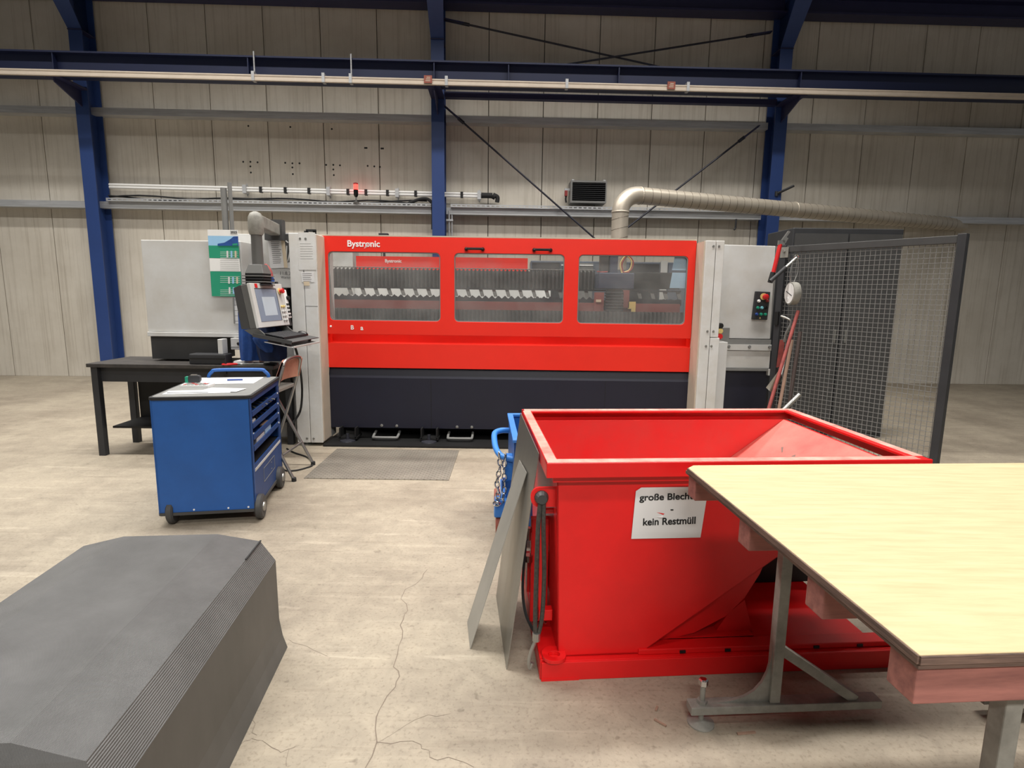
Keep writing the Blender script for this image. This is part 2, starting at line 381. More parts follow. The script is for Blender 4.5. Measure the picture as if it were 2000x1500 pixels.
# ---- steel frames: column, haunch, rafter, bracket
def frame(u, label):
    M = WM @ Matrix.Translation((u, 0, 0)); t = thing('steel_column', label, 'column', M, 'blue portal frames')
    w = .108
    MB(M).bx(-w, w, -.40, -.382, 0, 5.72).build('front_flange', 'column_blue', t)
    MB(M).bx(-w, w, -.078, -.06, 0, 6.5).build('rear_flange', 'column_blue', t)
    MB(M).bx(-.007, .007, -.382, -.078, 0, 6.5).build('web', 'column_blue', t)
    MB(M).bx(-w, w, -.42, -.06, 5.72, 5.735).build('stiffener', 'beam_navy', t)
    h = MB(M).prism([(-.39, 5.735), (-.07, 5.735), (-.07, 6.58), (-1.6, 6.6+.13), (-1.0, 6.48)], 'x', -.007, .007)
    h.build('haunch_web', 'column_blue', t)
    MB(M).add([(-w, -.40, 5.735), (w, -.40, 5.735), (w*1.35, -1.0, 6.46), (-w*1.35, -1.0, 6.46), (-w, -.385, 5.735), (w, -.385, 5.735), (w*1.35, -.985, 6.48), (-w*1.35, -.985, 6.48)],
              [(0,3,2,1),(4,5,6,7),(0,1,5,4),(1,2,6,5),(2,3,7,6),(3,0,4,7)]).build('haunch_flange', 'column_blue', t)
    b = MB(M)
    for y0, y1 in ((-1.0, -12),):
        b.hexa([(-w, y0, 6.46), (w, y0, 6.46), (w, y1, 6.46+sl*11), (-w, y1, 6.46+sl*11)], [(-w, y0, 6.49), (w, y0, 6.49), (w, y1, 6.49+sl*11), (-w, y1, 6.49+sl*11)])
        b.hexa([(-.007, y0, 6.49), (.007, y0, 6.49), (.007, y1, 6.49+sl*11), (-.007, y1, 6.49+sl*11)], [(-.007, y0, 6.66), (.007, y0, 6.66), (.007, y1, 6.66+sl*11), (-.007, y1, 6.66+sl*11)])
    b.build('rafter', 'beam_navy', t)
    c = MB(M).bx(-w, w, -1.0, -.40, 4.80, 4.83)
    c.prism([(-.40, 4.8), (-.98, 4.8), (-.98, 4.74), (-.40, 4.55)], 'x', -.01, .01)
    c.build('crane_bracket', 'beam_navy', t)
    return t, M
frame(-1.32, 'blue steel column rising in the middle of the panelled wall')
tR, MR = frame(4.53, 'dark blue steel column behind the exhaust duct and right machine cabinet')
frame(-7.16, 'blue steel column at the far left end of the wall')
# ---- crane runway beam and conductor rail
t = thing('crane_runway_beam', 'dark blue crane runway beam running across the wall high up', 'beam', WM @ Matrix.Translation((0, -.85, 4.83)))
MB(WM).bx(-12, 12, -.98, -.76, 5.165, 5.19).build('top_flange', 'crane_blue', t)
MB(WM).bx(-12, 12, -.98, -.76, 4.835, 4.86).build('bottom_flange', 'crane_blue', t)
MB(WM).bx(-12, 12, -.88, -.86, 4.86, 5.165).build('web', 'crane_blue', t)
for u in (-1.32, 4.53, -7.16, 1.6, -.15, -4.2):
    MB(WM).bx(u-.008, u+.008, -.97, -.88, 4.86, 5.165).build('stiffener', 'crane_blue', t)
t = thing('conductor_rail', 'cream power conductor rail clamped beneath the crane beam', 'rail', WM @ Matrix.Translation((0, -1.05, 4.79)))
MB(WM).prism([(-1.075,4.80),(-1.03,4.80),(-1.03,4.885),(-1.075,4.885),(-1.075,4.865),(-1.068,4.858),(-1.068,4.835),(-1.075,4.828)], 'x', -12, 12).build('housing', 'busbar', t)
for px, py in ((495,148),(632,150),(685,150),(872,154),(1107,163),(1343,170)):
    u, z = on_wall(px, py, 1.05)
    h = MB(WM).bx(u-.022, u+.022, -1.085, -.975, 4.795, 4.93).build('hanger', 'galv', t)
    if px in (495, 685): MB(WM).cyl((u, -1.0, 4.9), (u, -1.0, 5.24), .012, 8).build('rod', 'galv', h)
for px, py in ((836,155),(1311,167)):
    u, z = on_wall(px, py, 1.08)
    o = MB(WM).bx(u-.062, u+.062, -1.092, -1.078, z-.055, z+.055).build('warning_plate', 'stone_red', t, label='small red warning plate')
    b = MB(WM)
    for k in range(3): b.bx(u-.04+.01*k, u+.035, -1.094, -1.091, z-.03+.025*k, z-.018+.025*k)
    b.build('print', 'beige_edge', o)
# ---- wall rails and tie beam
for k, (u0, u1) in enumerate(((-12, -1.44), (-1.20, 4.40), (4.66, 12))):
    for z0, nm in ((4.49, 'upper'), (2.965, 'lower')):
        side = ('left of the middle column', 'between the two blue columns', 'right of the right column')[k]
        b = MB(WM).prism([(-.2, z0), (-.001, z0), (-.001, z0+.008), (-.192, z0+.008), (-.192, z0+.105), (-.001, z0+.105), (-.001, z0+.113), (-.2, z0+.113)], 'x', u0, u1)
        b.build('wall_rail', 'galv', None, label=f'{nm} galvanised wall rail {side}', cat='rail', group='galvanised wall rails')
MB(WM).bx(-1.2, 4.42, -.43, -.31, 4.825, 4.915).build('tie_beam', 'beam_navy', None, label='narrow dark blue tie beam just below the crane beam', cat='beam')
# ---- bracing rods
def rod(a, b, d, label):
    a = V((*on_wall(*a, d),)); b = V((*on_wall(*b, d),))
    a = V((a.x, -d, a.y)); b = V((b.x, -d, b.y)); t = thing('bracing_rod', label, 'brace', WM @ Matrix.Translation(b if b.z < a.z else a), 'wind bracing rods')
    MB(WM).tube([a, b], .016, 8).build('rod', 'rod_dark', t)
    n = (b-a).normalized()
    MB(WM).bar(a, a+n*.33, .016, .1, up=(0,1,0)).build('gusset', 'beam_navy', t)
    MB(WM).cyl(a+n*.30, a+n*.42, .028, 8).build('turnbuckle', 'rod_dark', t)
rod((868,38), (1300,133), .33, 'dark bracing rod sloping down right from the middle column top')
rod((1506,63), (1080,130), .36, 'dark bracing rod sloping down left from the right column top')
rod((868,207), (1172,475), .33, 'dark bracing rod running down from middle column towards the duct')
rod((1482,246), (1180,480), .36, 'dark bracing rod running down from right column behind the duct')
# ---- perforated cable trays on the lower rail
def tray(u0, u1, label):
    z0 = 3.078; b = MB(WM); y0, y1 = -.262, -.258
    b.bx(u0, u1, y0, y1, z0, z0+.018).bx(u0, u1, y0, y1, z0+.034, z0+.052).bx(u0, u1, -.258, -.05, z0, z0+.004)
    n = int((u1-u0)/.085)
    for i in range(n): b.bx(u0+i*.085, u0+i*.085+.03, y0, y1, z0+.018, z0+.034)
    b.build('cable_tray', 'galv', None, label=label, cat='cable tray', group='perforated cable trays')
tray(-7.0, -1.46, 'perforated steel cable tray left of the middle column')
tray(-1.12, 4.38, 'perforated steel cable tray right of the middle column')
b = MB(WM)
for z, ph in ((3.16, 0), (3.15, 2)):
    b.tube([(u*.26-7.0, -.16-.03*math.sin(u+ph), z+.03*math.sin(u*.7+ph)) for u in range(22)], .014, 6)
b.build('cables', 'rubber', None, label='black cables lying in the left cable tray', cat='cable')
MB(WM).tube(smooth_path([(-1.95,-.18,3.10),(-1.8,-.2,3.16),(-1.62,-.2,3.22),(-1.5,-.2,3.2),(-1.44,-.2,3.08),(-1.44,-.2,2.7)]), .028, 8).build('cable_loop', 'rubber', None, smooth=True, label='thick black cable arching into the middle column', cat='cable')
# ---- white pipe along the wall
t = thing('wall_pipe', 'white pipe with black clips running along the wall above the cable tray', 'pipe', WM @ Matrix.Translation((-2.7, -.14, 3.28)))
a = V((-7.0, -.14, 3.346)); bq = V((-.58, -.14, 3.302))
for dz in (.022, -.022): MB(WM).tube([a+V((0,0,dz)), bq+V((0,0,dz))], .021, 8).build('tube', 'white', t, smooth=True)
def along(px):
    u = on_wall(px, 372, .14)[0]; k = (u-a.x)/(bq.x-a.x); return a.lerp(bq, k)
for px in (449, 510, 558, 604, 680, 715, 757, 812, 902):
    c = along(px); MB(WM).box((c.x, -.14, c.z), (.045, .07, .10)).build('clip', 'rubber', t)
for px in (479, 642, 776, 936):
    c = along(px); MB(WM).box((c.x, -.12, c.z), (.06, .14, .14)).cyl((c.x, -.05, c.z-.1), (c.x, -.05, c.z+.11), .012, 6).build('clamp', 'galv', t)
c = along(940)
e = MB(WM).cyl((c.x, -.14, c.z), (c.x+.20, -.14, c.z), .048, 12).cyl((c.x+.2, -.14, c.z), (c.x+.25, -.14, c.z-.02), .055, 12)
e.tube(smooth_path([(c.x+.24,-.14,c.z),(c.x+.285,-.14,c.z-.03),(c.x+.28,-.14,c.z-.11)]), .04, 10); e.build('end_fitting', 'rubber', t, smooth=True, label='black hose end fitting')
# ---- red signal beacon
u, z = on_wall(695, 398, .3)
M = WM @ Matrix.Translation((u, -.27, 3.125)); t = thing('signal_beacon', 'glowing red signal beacon on a short black stem', 'beacon', M)
MB(M).lathe([(.05,0),(.05,.012),(.012,.015),(.012,.09)], (0,0,0), n=12).build('foot', 'steel', t)
MB(M).lathe([(.02,.09),(.038,.12),(.04,.21),(.034,.215)], (0,0,0), n=14).build('stem', 'black_gloss', t, smooth=True)
MB(M).lathe([(.036,.215),(.038,.235),(.036,.30),(.02,.315)], (0,0,0), n=14).build('lens', 'beacon_red', t, smooth=True, label='glowing red lens')
MB(M).lathe([(.039,.30),(.039,.322),(.02,.33)], (0,0,0), n=14).build('cap', 'red_dull', t)
# ---- unit heater
u0, z1 = on_wall(1115, 352, .3); u1, z0 = on_wall(1184, 397, .3)
M = WM @ Matrix.Translation(((u0+u1)/2, -.15, z0)); t = thing('unit_heater', 'black louvred unit heater mounted on the wall left of the duct', 'heater', M)
b = MB(WM).prism(rr(u0, z0, u1, z1, .01, 2), 'y', -.30, -.02, [rr(u0+.03, z0+.035, u1-.02, z1-.03, .005, 2)]); b.build('housing', 'mid_grey', t)
MB(WM).bx(u0+.02, u1-.02, -.06, -.04, z0+.02, z1-.02).build('back', 'black', t)
for k in range(9):
    zz = z0+.06+k*(z1-z0-.11)/8
    MB(WM).hexa([(u0+.03,-.295,zz),(u1-.02,-.295,zz),(u1-.02,-.22,zz+.03),(u0+.03,-.22,zz+.03)], [(u0+.03,-.295,zz+.006),(u1-.02,-.295,zz+.006),(u1-.02,-.22,zz+.036),(u0+.03,-.22,zz+.036)]).build('louvre', 'charcoal', t)
for uu in (u0+.04, u1-.04):
    MB(WM).bx(uu-.02, uu+.02, -.28, -.01, z1, z1+.02).build('bracket', 'galv', t)
MB(WM).bx(u0-.085, u0-.04, -.2, -.12, z0+.13, z0+.22).build('isolator', 'red_dull', t)
MB(WM).bx(u0-.09, u0+.01, -.18, -.14, z0+.22, z0+.26).build('bracket', 'galv', t)
MB(WM).tube(smooth_path([(u0-.06,-.16,z0+.13),(u0-.065,-.16,z0+.08),(u0-.055,-.16,z0+.02)]), .016, 6).build('cable', 'rubber', t)
# ---- lever on right column, thin pipe beside middle column
MB(MR).tube([(.02,-.40,3.38),(.12,-.47,3.43),(.26,-.52,3.50)], .022, 8).cyl((.02,-.40,3.34),(.02,-.40,3.42),.03,8).build('pipe_stub', 'charcoal', None, label='short dark bar bolted on the right column', cat='bracket')
MB(WM).tube([(-1.15,-.22,2.4),(-1.15,-.22,3.02)], .014, 8).tube([(-1.1,-.22,2.4),(-1.1,-.22,2.95)], .012, 8).box((-1.14,-.22,2.86),(.12,.06,.03)).build('conduit', 'galv', None, label='thin steel conduit just right of the middle column', cat='pipe')
u, z = on_wall(1436, 440, .18); MB(WM).tube([(u,-.2,2.97),(u,-.2,2.82),(u-.03,-.22,2.78)], .016, 6).build('wall_hook', 'charcoal', None, label='small dark hook hanging under lower rail near right column', cat='hook')
# ---- exhaust duct
A0 = V((1.475, 8.3, 1.95)); A1 = V((1.475, 8.3, 2.74)); B0 = V((1.74, 8.41, 2.985)); dirn = (V((4.55, 9.5, 2.97))-B0).normalized(); B1 = B0 + dirn*6.95
t = thing('exhaust_duct', 'bent silver spiral exhaust duct rising from the machine and running right', 'duct', A0)
MB().cyl(A0, A1, .116, 24).build('riser', 'duct_metal', t, smooth=True)
el = [A1 + V((0,0,-.01))]
ctr = A1 + V((B0.x-A1.x, B0.y-A1.y, 0)); hv = V((B0.x-A1.x, B0.y-A1.y, 0)); rad = hv.length
for k in range(1, 10):
    an = math.pi/2*k/9; el.append(ctr - hv*math.cos(an) + V((0,0,rad*.86*math.sin(an))))
el.append(B0 + dirn*.01); MB().tube(el, .119, 24).build('elbow', 'duct_metal', t, smooth=True)
MB().cyl(B0, B1, .116, 24).build('spiral_tube', 'duct_metal', t, smooth=True)
for k in range(52):
    c = B0 + dirn*(.06+k*.135); s_ = dirn.cross(V((0,0,1))).normalized(); up_ = s_.cross(dirn)
    ring = [c + dirn*(.0-.03*math.cos(2*math.pi*j/20)) + (s_*math.cos(2*math.pi*j/20)+up_*math.sin(2*math.pi*j/20))*.1165 for j in range(20)]
    if (c-B0).length < 6.8: MB().tube(ring, .0032, 4, closed=True).build('seam', 'duct_seam', t)
for zz in (2.1, 2.24, 2.38, 2.52, 2.66):
    MB().tube([(A0.x+.1165*math.cos(2*math.pi*j/20), A0.y+.1165*math.sin(2*math.pi*j/20), zz+.03*math.cos(2*math.pi*j/20)) for j in range(20)], .003, 4, closed=True).build('seam', 'duct_seam', t)
for c, ax in ((A1, V((0,0,1))), (B0+dirn*.02, dirn), (V((4.42,9.45,2.972)), dirn)):
    MB().lathe([(.12,-.012),(.124,-.006),(.124,.006),(.12,.012)], c, ax, 24).build('collar', 'duct_metal', t)
# ================================================================== laser cutting machine
mc = thing('laser_cutting_machine', 'long red and navy laser cutting machine with three windows and grey end posts', 'machine', (-.05, 7.2, 0))
def mp(name, mt, *boxes, parent=None, bevel=0, **k):
    b = MB()
    for q in boxes: b.bx(*q)
    return b.build(name, mt, parent or mc, bevel=bevel, **k)
WIN = [(-1.925, -.762), (-.615, .527), (.676, 1.809)]
door = MB().prism(rr(-2.0, 1.155, 1.885, 2.165, .012, 2), 'y', 6.10, 6.15, [rr(a, 1.30, b, 2.008, .045) for a, b in WIN]).build('hood_door', 'machine_red', mc, bevel=.006)
for a, b in WIN:
    MB().prism(rr(a-.02, 1.28, b+.02, 2.028, .05), 'y', 6.125, 6.131).build('window_pane', 'glass', door)
    MB().prism(rr(a-.001, 1.299, b+.001, 2.009, .046), 'y', 6.106, 6.124, [rr(a+.009, 1.309, b-.009, 1.999, .038)]).build('window_seal', 'mid_grey', door)
mp('top_strip', 'beige_edge', (-2.0, 1.885, 6.10, 6.16, 2.166, 2.178), parent=door)
for cx in (-.405, .295):
    h = MB().tube(smooth_path([(cx-.085,6.10,2.05),(cx-.085,6.06,2.05),(cx-.06,6.05,2.05),(cx+.06,6.05,2.05),(cx+.085,6.06,2.05),(cx+.085,6.10,2.05)], 3), .013, 8).build('handle', 'black_gloss', door, smooth=True)
    for s in (-1, 1): MB().lathe([(.02,0),(.018,.03)], (cx+s*.085,6.10,2.05), (0,-1,0), 10).build('handle_foot', 'black', h)
text('Bystronic', .335, facing(V((-1.552, 6.0985, 2.087))), 'white', door, thick=.022)
b = MB(facing(V((-1.535, 6.0975, 2.08))))
for k in range(5): b.add([(-.012+.011*k,-.040+.006*k,0),(-.009+.011*k,-.040+.006*k,0),(.006+.011*k,-.008+.008*k,0),(.003+.011*k,-.008+.008*k,0)], [(0,1,2,3)])
b.build('logo_strokes', 'white', door)
text('B', .032, facing(V((-1.694, 6.0985, 1.224))), 'white', door, thick=.02); text('a', .03, facing(V((-1.592, 6.0985, 1.222))), 'white', door, thick=.02)
MB().lathe([(.012,0),(.008,.008)], (-1.92,6.10,1.235), (0,-1,0), 8).build('rivet', 'white', door)
# pale blue protective sheets stuck on the inside of the right pane
for (x0, x1, z0, z1) in ((1.655, 1.80, 1.865, 2.0), (1.64, 1.80, 1.68, 1.84)):
    MB().add([(x0,6.135,z0),(x1,6.135,z0),(x1+.005,6.135,z1),(x0+.02,6.135,z1),(x0,6.139,z0),(x1,6.139,z0),(x1+.005,6.139,z1),(x0+.02,6.139,z1)], [(0,3,2,1),(4,5,6,7),(0,1,5,4),(1,2,6,5),(2,3,7,6),(3,0,4,7)]).build('blue_sheet', 'pale_blue', door, label='pale blue film stuck on the pane')
# front below the door
mp('recess_strip', 'machine_red', (-1.99, 1.90, 6.27, 6.29, 1.03, 1.2), (-1.962, -1.955, 6.12, 6.27, 1.03, 1.16), (1.884, 1.889, 6.12, 6.27, 1.03, 1.16))
MB().prism([(6.275,1.058),(6.105,1.058),(6.10,.80),(6.125,.80),(6.13,1.03),(6.275,1.035)], 'x', -1.985, 1.885).build('front_panel', 'machine_red', mc)
MB().prism([(6.16,.80),(6.14,.79),(6.112,.69),(6.112,.142),(6.135,.142),(6.14,.68),(6.17,.79)], 'x', -1.985, 1.90).build('skirt_panel', 'navy', mc)
mp('panel_seam', 'black', (-.872, -.868, 6.1105, 6.1125, .145, .69), (1.0, 1.004, 6.1105, 6.1125, .145, .69))
for cx, cz in ((-1.409,.168),(-1.245,.166),(-.59,.163),(-.43,.162)):
    MB().lathe([(.017,0),(.015,.006),(.006,.008)], (cx,6.112,cz), (0,-1,0), 10).build('bolt', 'steel', mc)
mp('under_frame', 'black', (-1.95, 1.9, 6.5, 6.6, 0, .8), (-1.95, 1.9, 6.14, 8.7, .86, .96))
mp('plinth', 'black', (-1.96, 1.96, 5.83, 6.6, .0, .02))
for cx in (-1.36, -.555):
    z0 = .055
    MB().tube(smooth_path([(cx-.13,6.2,z0+.03),(cx-.13,6.06,z0),(cx-.10,6.03,z0),(cx+.10,6.03,z0),(cx+.13,6.06,z0),(cx+.13,6.2,z0+.03)], 3), .014, 8).build('drawer_handle', 'mid_grey', mc, smooth=True)
for cx in (-.88, 1.1, -1.75):
    f = mp('foot', 'black', (cx-.09, cx-.075, 6.0, 6.2, .05, .16), (cx+.075, cx+.09, 6.0, 6.2, .05, .16), (cx-.1, cx+.1, 6.0, 6.2, .04, .06))
    MB().lathe([(.085,.021),(.08,.032),(.02,.042),(.016,.1)], (cx,6.0,0), n=16).build('foot_pad', 'inner_dark', f)
# posts
pl = mp('post', 'post_grey', (-2.23, -2.095, 5.85, 6.3, .035, 2.165), bevel=.006)
mp('cover_panel', 'post_grey', (-2.091, -1.962, 5.85, 6.3, .035, 2.16), parent=pl, bevel=.006)
mp('edge_strip', 'beige_edge', (-1.963, -1.955, 5.87, 6.10, .05, 2.15), parent=pl)
mp('joint_gap', 'mid_grey', (-2.09, -1.965, 5.8485, 5.851, 1.448, 1.452), parent=pl)
for cx, cz in ((-2.115,2.11),(-2.06,2.11),(-2.115,1.08),(-2.06,1.08),(-2.13,.08),(-2.06,.08)):
    MB().lathe([(.013,0),(.011,.006)], (cx,5.85,cz), (0,-1,0), 8).build('bolt', 'steel', pl)
for cx in (-2.16,):
    MB().lathe([(.06,.0),(.06,.01),(.02,.014),(.018,.05)], (cx,5.92,0), n=14).build('foot_pad', 'steel', pl)
pr = mp('post', 'post_grey', (1.90, 2.0, 5.85, 6.3, .035, 2.145), bevel=.006)
mp('cover_panel', 'post_grey', (2.004, 2.085, 5.85, 6.3, 1.19, 2.145), parent=pr, bevel=.006)
mp('cover_panel', 'post_grey', (2.004, 2.10, 5.85, 6.3, .035, 1.185), parent=pr, bevel=.006)
mp('cover_panel', 'light_grey', (2.104, 2.205, 5.90, 6.3, .035, 1.14), parent=pr, bevel=.006)
mp('edge_strip', 'beige_edge', (1.888, 1.902, 5.87, 6.12, .05, 2.14), parent=pr)
for cx, cz in ((1.975,2.09),(2.03,2.09),(1.97,1.25),(2.03,1.25),(1.965,1.1),(2.02,1.1)):
    MB().lathe([(.013,0),(.011,.006)], (cx,5.85,cz), (0,-1,0), 8).build('bolt', 'steel', pr)
# left side housing with black opening
lh = MB().prism([(-2.83,.05),(-2.225,.05),(-2.225,2.16),(-2.83,2.165)], 'y', 6.02, 6.3, [[(-2.40,1.17),(-2.285,1.17),(-2.285,1.63),(-2.40,1.63)]]).build('side_housing', 'light_grey', mc, bevel=.004)
mp('opening', 'black', (-2.41, -2.27, 6.2, 6.26, 1.16, 1.64), parent=lh)
# right cabinet
rc = MB().prism([(2.09,1.155),(2.765,1.155),(2.745,2.13),(2.09,2.14)], 'y', 6.2, 6.9).build('end_cabinet', 'light_grey', mc, bevel=.006)
mp('side_edge', 'mid_grey', (2.752, 2.775, 6.21, 6.9, 1.16, 2.13), parent=rc)
mp('ledge', 'mid_grey', (2.21, 2.765, 6.17, 6.9, 1.10, 1.15), parent=rc)
bn = mp('bolted_band', 'light_grey', (2.21, 2.765, 6.15, 6.9, 1.035, 1.098), parent=rc)
for cx in (2.31, 2.53, 2.745):
    MB().lathe([(.017,0),(.015,.012)], (cx,6.15,1.075), (0,-1,0), 10).build('bolt', 'mid_grey', rc)
mp('lower_panel', 'light_grey', (2.21, 2.765, 6.165, 6.9, .845, 1.03), parent=rc)
mp('corner_plate', 'mid_grey', (2.13, 2.315, 6.17, 6.2, 1.15, 1.27), parent=rc)
mp('cabinet_base', 'navy', (2.21, 2.765, 6.18, 6.9, .05, .84))
mp('base_lip', 'mid_grey', (2.21, 2.75, 6.14, 6.18, .815, .842))
mp('lip_end', 'light_grey', (2.745, 2.775, 6.13, 6.18, .77, .835))
for k, (mt, dz) in enumerate((('black', .0), ('yellow', -.055), ('red_plastic', -.11))):
    MB().lathe([(.03,0),(.03,.035),(.022,.045)], (2.15,6.02,1.30+dz), (0,-1,0), 12).build('connector', mt, rc)
# push-button box
pb = MB().prism([(2.545,1.365),(2.705,1.36),(2.715,1.655),(2.56,1.66)], 'y', 6.165, 6.2).build('button_panel', 'charcoal', rc, bevel=.006, label='black push-button panel')
def button(x, z, r, mt, h=.02, ring='black_gloss'):
    MB().lathe([(r*1.3,0),(r*1.3,.006),(r,.008),(r,h),(r*.8,h+.004)], (x,6.165,z), (0,-1,0), 14).build('push_button', mt, pb, smooth=True)
MB().lathe([(.036,0),(.036,.006)], (2.645,6.165,1.605), (0,-1,0), 16).build('stop_collar', 'yellow', mc if False else rc)
MB().lathe([(.022,.006),(.022,.03),(.03,.034),(.03,.05),(.02,.056)], (2.652,6.165,1.603), (0,-1,0), 16).build('emergency_stop', 'red_plastic', rc, smooth=True)
for x, z, mt in ((2.597,1.558,'white'),(2.686,1.562,'red_dull'),(2.592,1.488,'green_button'),(2.635,1.488,'cyan_button'),(2.676,1.488,'black_gloss'),(2.585,1.42,'blue_button'),(2.63,1.42,'green_button'),(2.675,1.42,'green_button')):
    button(x, z, .013, mt)
MB(facing(V((2.625,6.1635,1.382)))).add([(-.01,-.008,0),(.01,-.008,0),(0,.01,0)], [(0,1,2)]).build('mark', 'yellow', rc)
# ---- inside the hood, seen through the panes
b = MB(); rows = []
n = 66; x0, x1 = -2.27, 1.02; zt, zb = 1.872, 1.66
top = []; pts = []
for i in range(2*n+1):
    x = x0+(x1-x0)*i/(2*n); y = 7.30 if i % 2 else 7.36
    pts.append((x, y, i % 2))
rows = [[(x, y, zt+(.0 if k else .03)) for x, y, k in pts], [(x, y, zb) for x, y, k in pts]]
b.grid(rows); b.build('bridge_bellows', 'bellows', mc, label='long grey accordion bellows')
MB().tube([(x, y-.004, zt+.03) for x, y, k in pts], .006, 4).build('bellows_edge', 'mid_grey', mc)
b = MB(); n = 48; x0, x1 = 1.40, 2.08
b.grid([[(x0+(x1-x0)*i/(2*n), 7.30 if i % 2 else 7.34, z) for i in range(2*n+1)] for z in (1.885, 1.68)]); b.build('bridge_bellows', 'bellows', mc)
for i in range(1, 27):                     # slanted support brackets under the bellows
    x = -2.25+i*.165
    if 1.0 < x < 1.4: continue
    MB().hexa([(x,7.32,1.655),(x+.045,7.32,1.655),(x+.075,7.32,1.56),(x+.03,7.32,1.56)], [(x,7.34,1.655),(x+.045,7.34,1.655),(x+.075,7.34,1.56),(x+.03,7.34,1.56)]).build('support_bracket', 'mid_grey', mc)
mp('bellows_rail', 'charcoal', (-2.3, 2.1, 7.31, 7.40, 1.645, 1.665))
def comb(x0, x1, y, z0, z1, pitch, tooth):  # toothed cutting-table slat
    p = [(x0, z0), (x1, z0)]; n = int((x1-x0)/pitch)
    for i in range(n, 0, -1):
        xa = x0+(x1-x0)*i/n; p += [(xa, z1-tooth), (xa-(x1-x0)/n/2, z1)]
    p += [(x0, z1-tooth)]
    MB().prism(p, 'y', y, y+.006).build('support_slat', 'inner_dark', mc)
comb(-2.2, 1.05, 7.10, 1.48, 1.575, .078, .035); comb(1.36, 2.05, 7.10, 1.48, 1.56, .078, .012)
for k, y in enumerate((7.5, 7.65)): comb(-2.2, 2.05, y, 1.40, 1.555, .078, .035)
MB().bx(-2.45, 1.05, 6.97, 7.03, 1.385, 1.503).bx(1.3, 2.0, 6.97, 7.03, 1.385, 1.503).build('inner_beam', 'inner_red', mc)
b = MB(); n = 90
b.grid([[(-2.2+4.27*i/(2*n), 6.78 if i % 2 else 6.81, z) for i in range(2*n+1)] for z in (1.41, .97)]); b.build('table_bellows', 'bellows_low', mc)
mp('inner_sill', 'dark_grey', (-1.98, 1.88, 6.5, 6.78, 1.20, 1.255))
mp('rear_light_panel', 'white', (-2.75, .55, 8.60, 8.62, 1.2, 1.80))
rp = mp('rear_cover', 'machine_red', (-2.29, .205, 8.55, 8.61, 1.80, 2.112), label='red rear cover with white lettering')
text('Bystronic', .24, facing(V((-1.75, 8.5485, 2.045))), 'white', rp, thick=.02)
mp('rear_post', 'light_grey', (-2.72, -2.34, 8.56, 8.9, 0, 2.3))
mp('rear_base', 'navy', (-2.7, 2.9, 8.5, 8.7, 0, 1.22))
b = MB().bx(.26, 2.75, 8.9, 9.5, 0, 2.10).build('rear_cabinet', 'cabinet_slate', mc, bevel=.01)
for xa, xb, mt in ((.28,.70,'charcoal'),(.75,1.2,'mid_grey'),(1.75,2.2,'charcoal'),(2.34,2.62,'cabinet_slate')):
    mp('cabinet_door', mt, (xa, xb, 8.87, 8.9, 1.2, 2.07), parent=b)
mp('light_strip', 'white', (.72, 1.2, 8.86, 8.87, 2.03, 2.045), parent=b); mp('cabinet_gap', 'light_grey', (2.22, 2.32, 8.86, 8.9, 1.2, 2.12), parent=b)
mp('sensor_post', 'charcoal', (-1.93,-1.90,8.7,8.73,2.0,2.44), (-1.98,-1.85,8.66,8.76,2.40,2.45))
mp('hook_block', 'black', (-2.03,-2.0,5.98,6.0,2.165,2.20), (-2.10,-2.0,5.98,6.0,2.19,2.215), (-2.12,-2.08,5.98,6.0,2.165,2.2))
# cutting head carriage
hd = mp('carriage_block', 'carriage', (1.02, 1.44, 6.98, 7.36, 1.67, 1.862), bevel=.01)
mp('carriage_column', 'carriage', (1.16, 1.25, 7.05, 7.2, 1.862, 2.12), parent=hd); mp('carriage_column', 'dark_grey', (1.06, 1.15, 7.12, 7.3, 1.862, 2.10), parent=hd)
for k in range(11):
    z0 = 1.27+k*.0345
    mp('head_bellows_fold', 'charcoal', (1.095, 1.30, 6.86, 7.0, z0, z0+.022), parent=hd, bevel=.004)
mp('head_core', 'black', (1.11, 1.28, 6.88, 6.99, 1.25, 1.67), parent=hd)
mp('head_side', 'inner_red', (.97, 1.08, 6.93, 7.0, 1.40, 1.63), parent=hd); mp('head_side', 'inner_red', (1.31, 1.38, 6.93, 7.0, 1.45, 1.66), parent=hd)
mp('paper_tag', 'paper_old', (.985, 1.045, 6.92, 6.93, 1.515, 1.545), parent=hd)
mp('hazard_plate', 'yellow', (1.37, 1.46, 6.93, 6.945, 1.44, 1.525), (1.41, 1.46, 6.93, 6.945, 1.38, 1.44), parent=hd)
for dx, mt in ((0,'yellow'),(.02,'red_dull')):
    MB().tube(smooth_path([(1.29+dx,7.0,1.865),(1.27+dx,7.0,1.97),(1.33+dx,7.0,2.06),(1.40+dx,7.0,2.0),(1.38+dx,7.0,1.9),(1.29+dx,7.0,1.865)]), .008, 6).build('hose', mt, hd, smooth=True)
MB().tube([(1.0,7.0,1.875),(1.05,7.05,1.87),(1.13,7.05,1.875)], .008, 6).tube([(1.30,7.0,1.87),(1.38,7.0,1.87)], .01, 6).build('red_cable', 'red_dull', hd)
mp('inner_side_left', 'light_grey', (-1.99, -1.965, 6.16, 6.4, .9, 2.1)); 

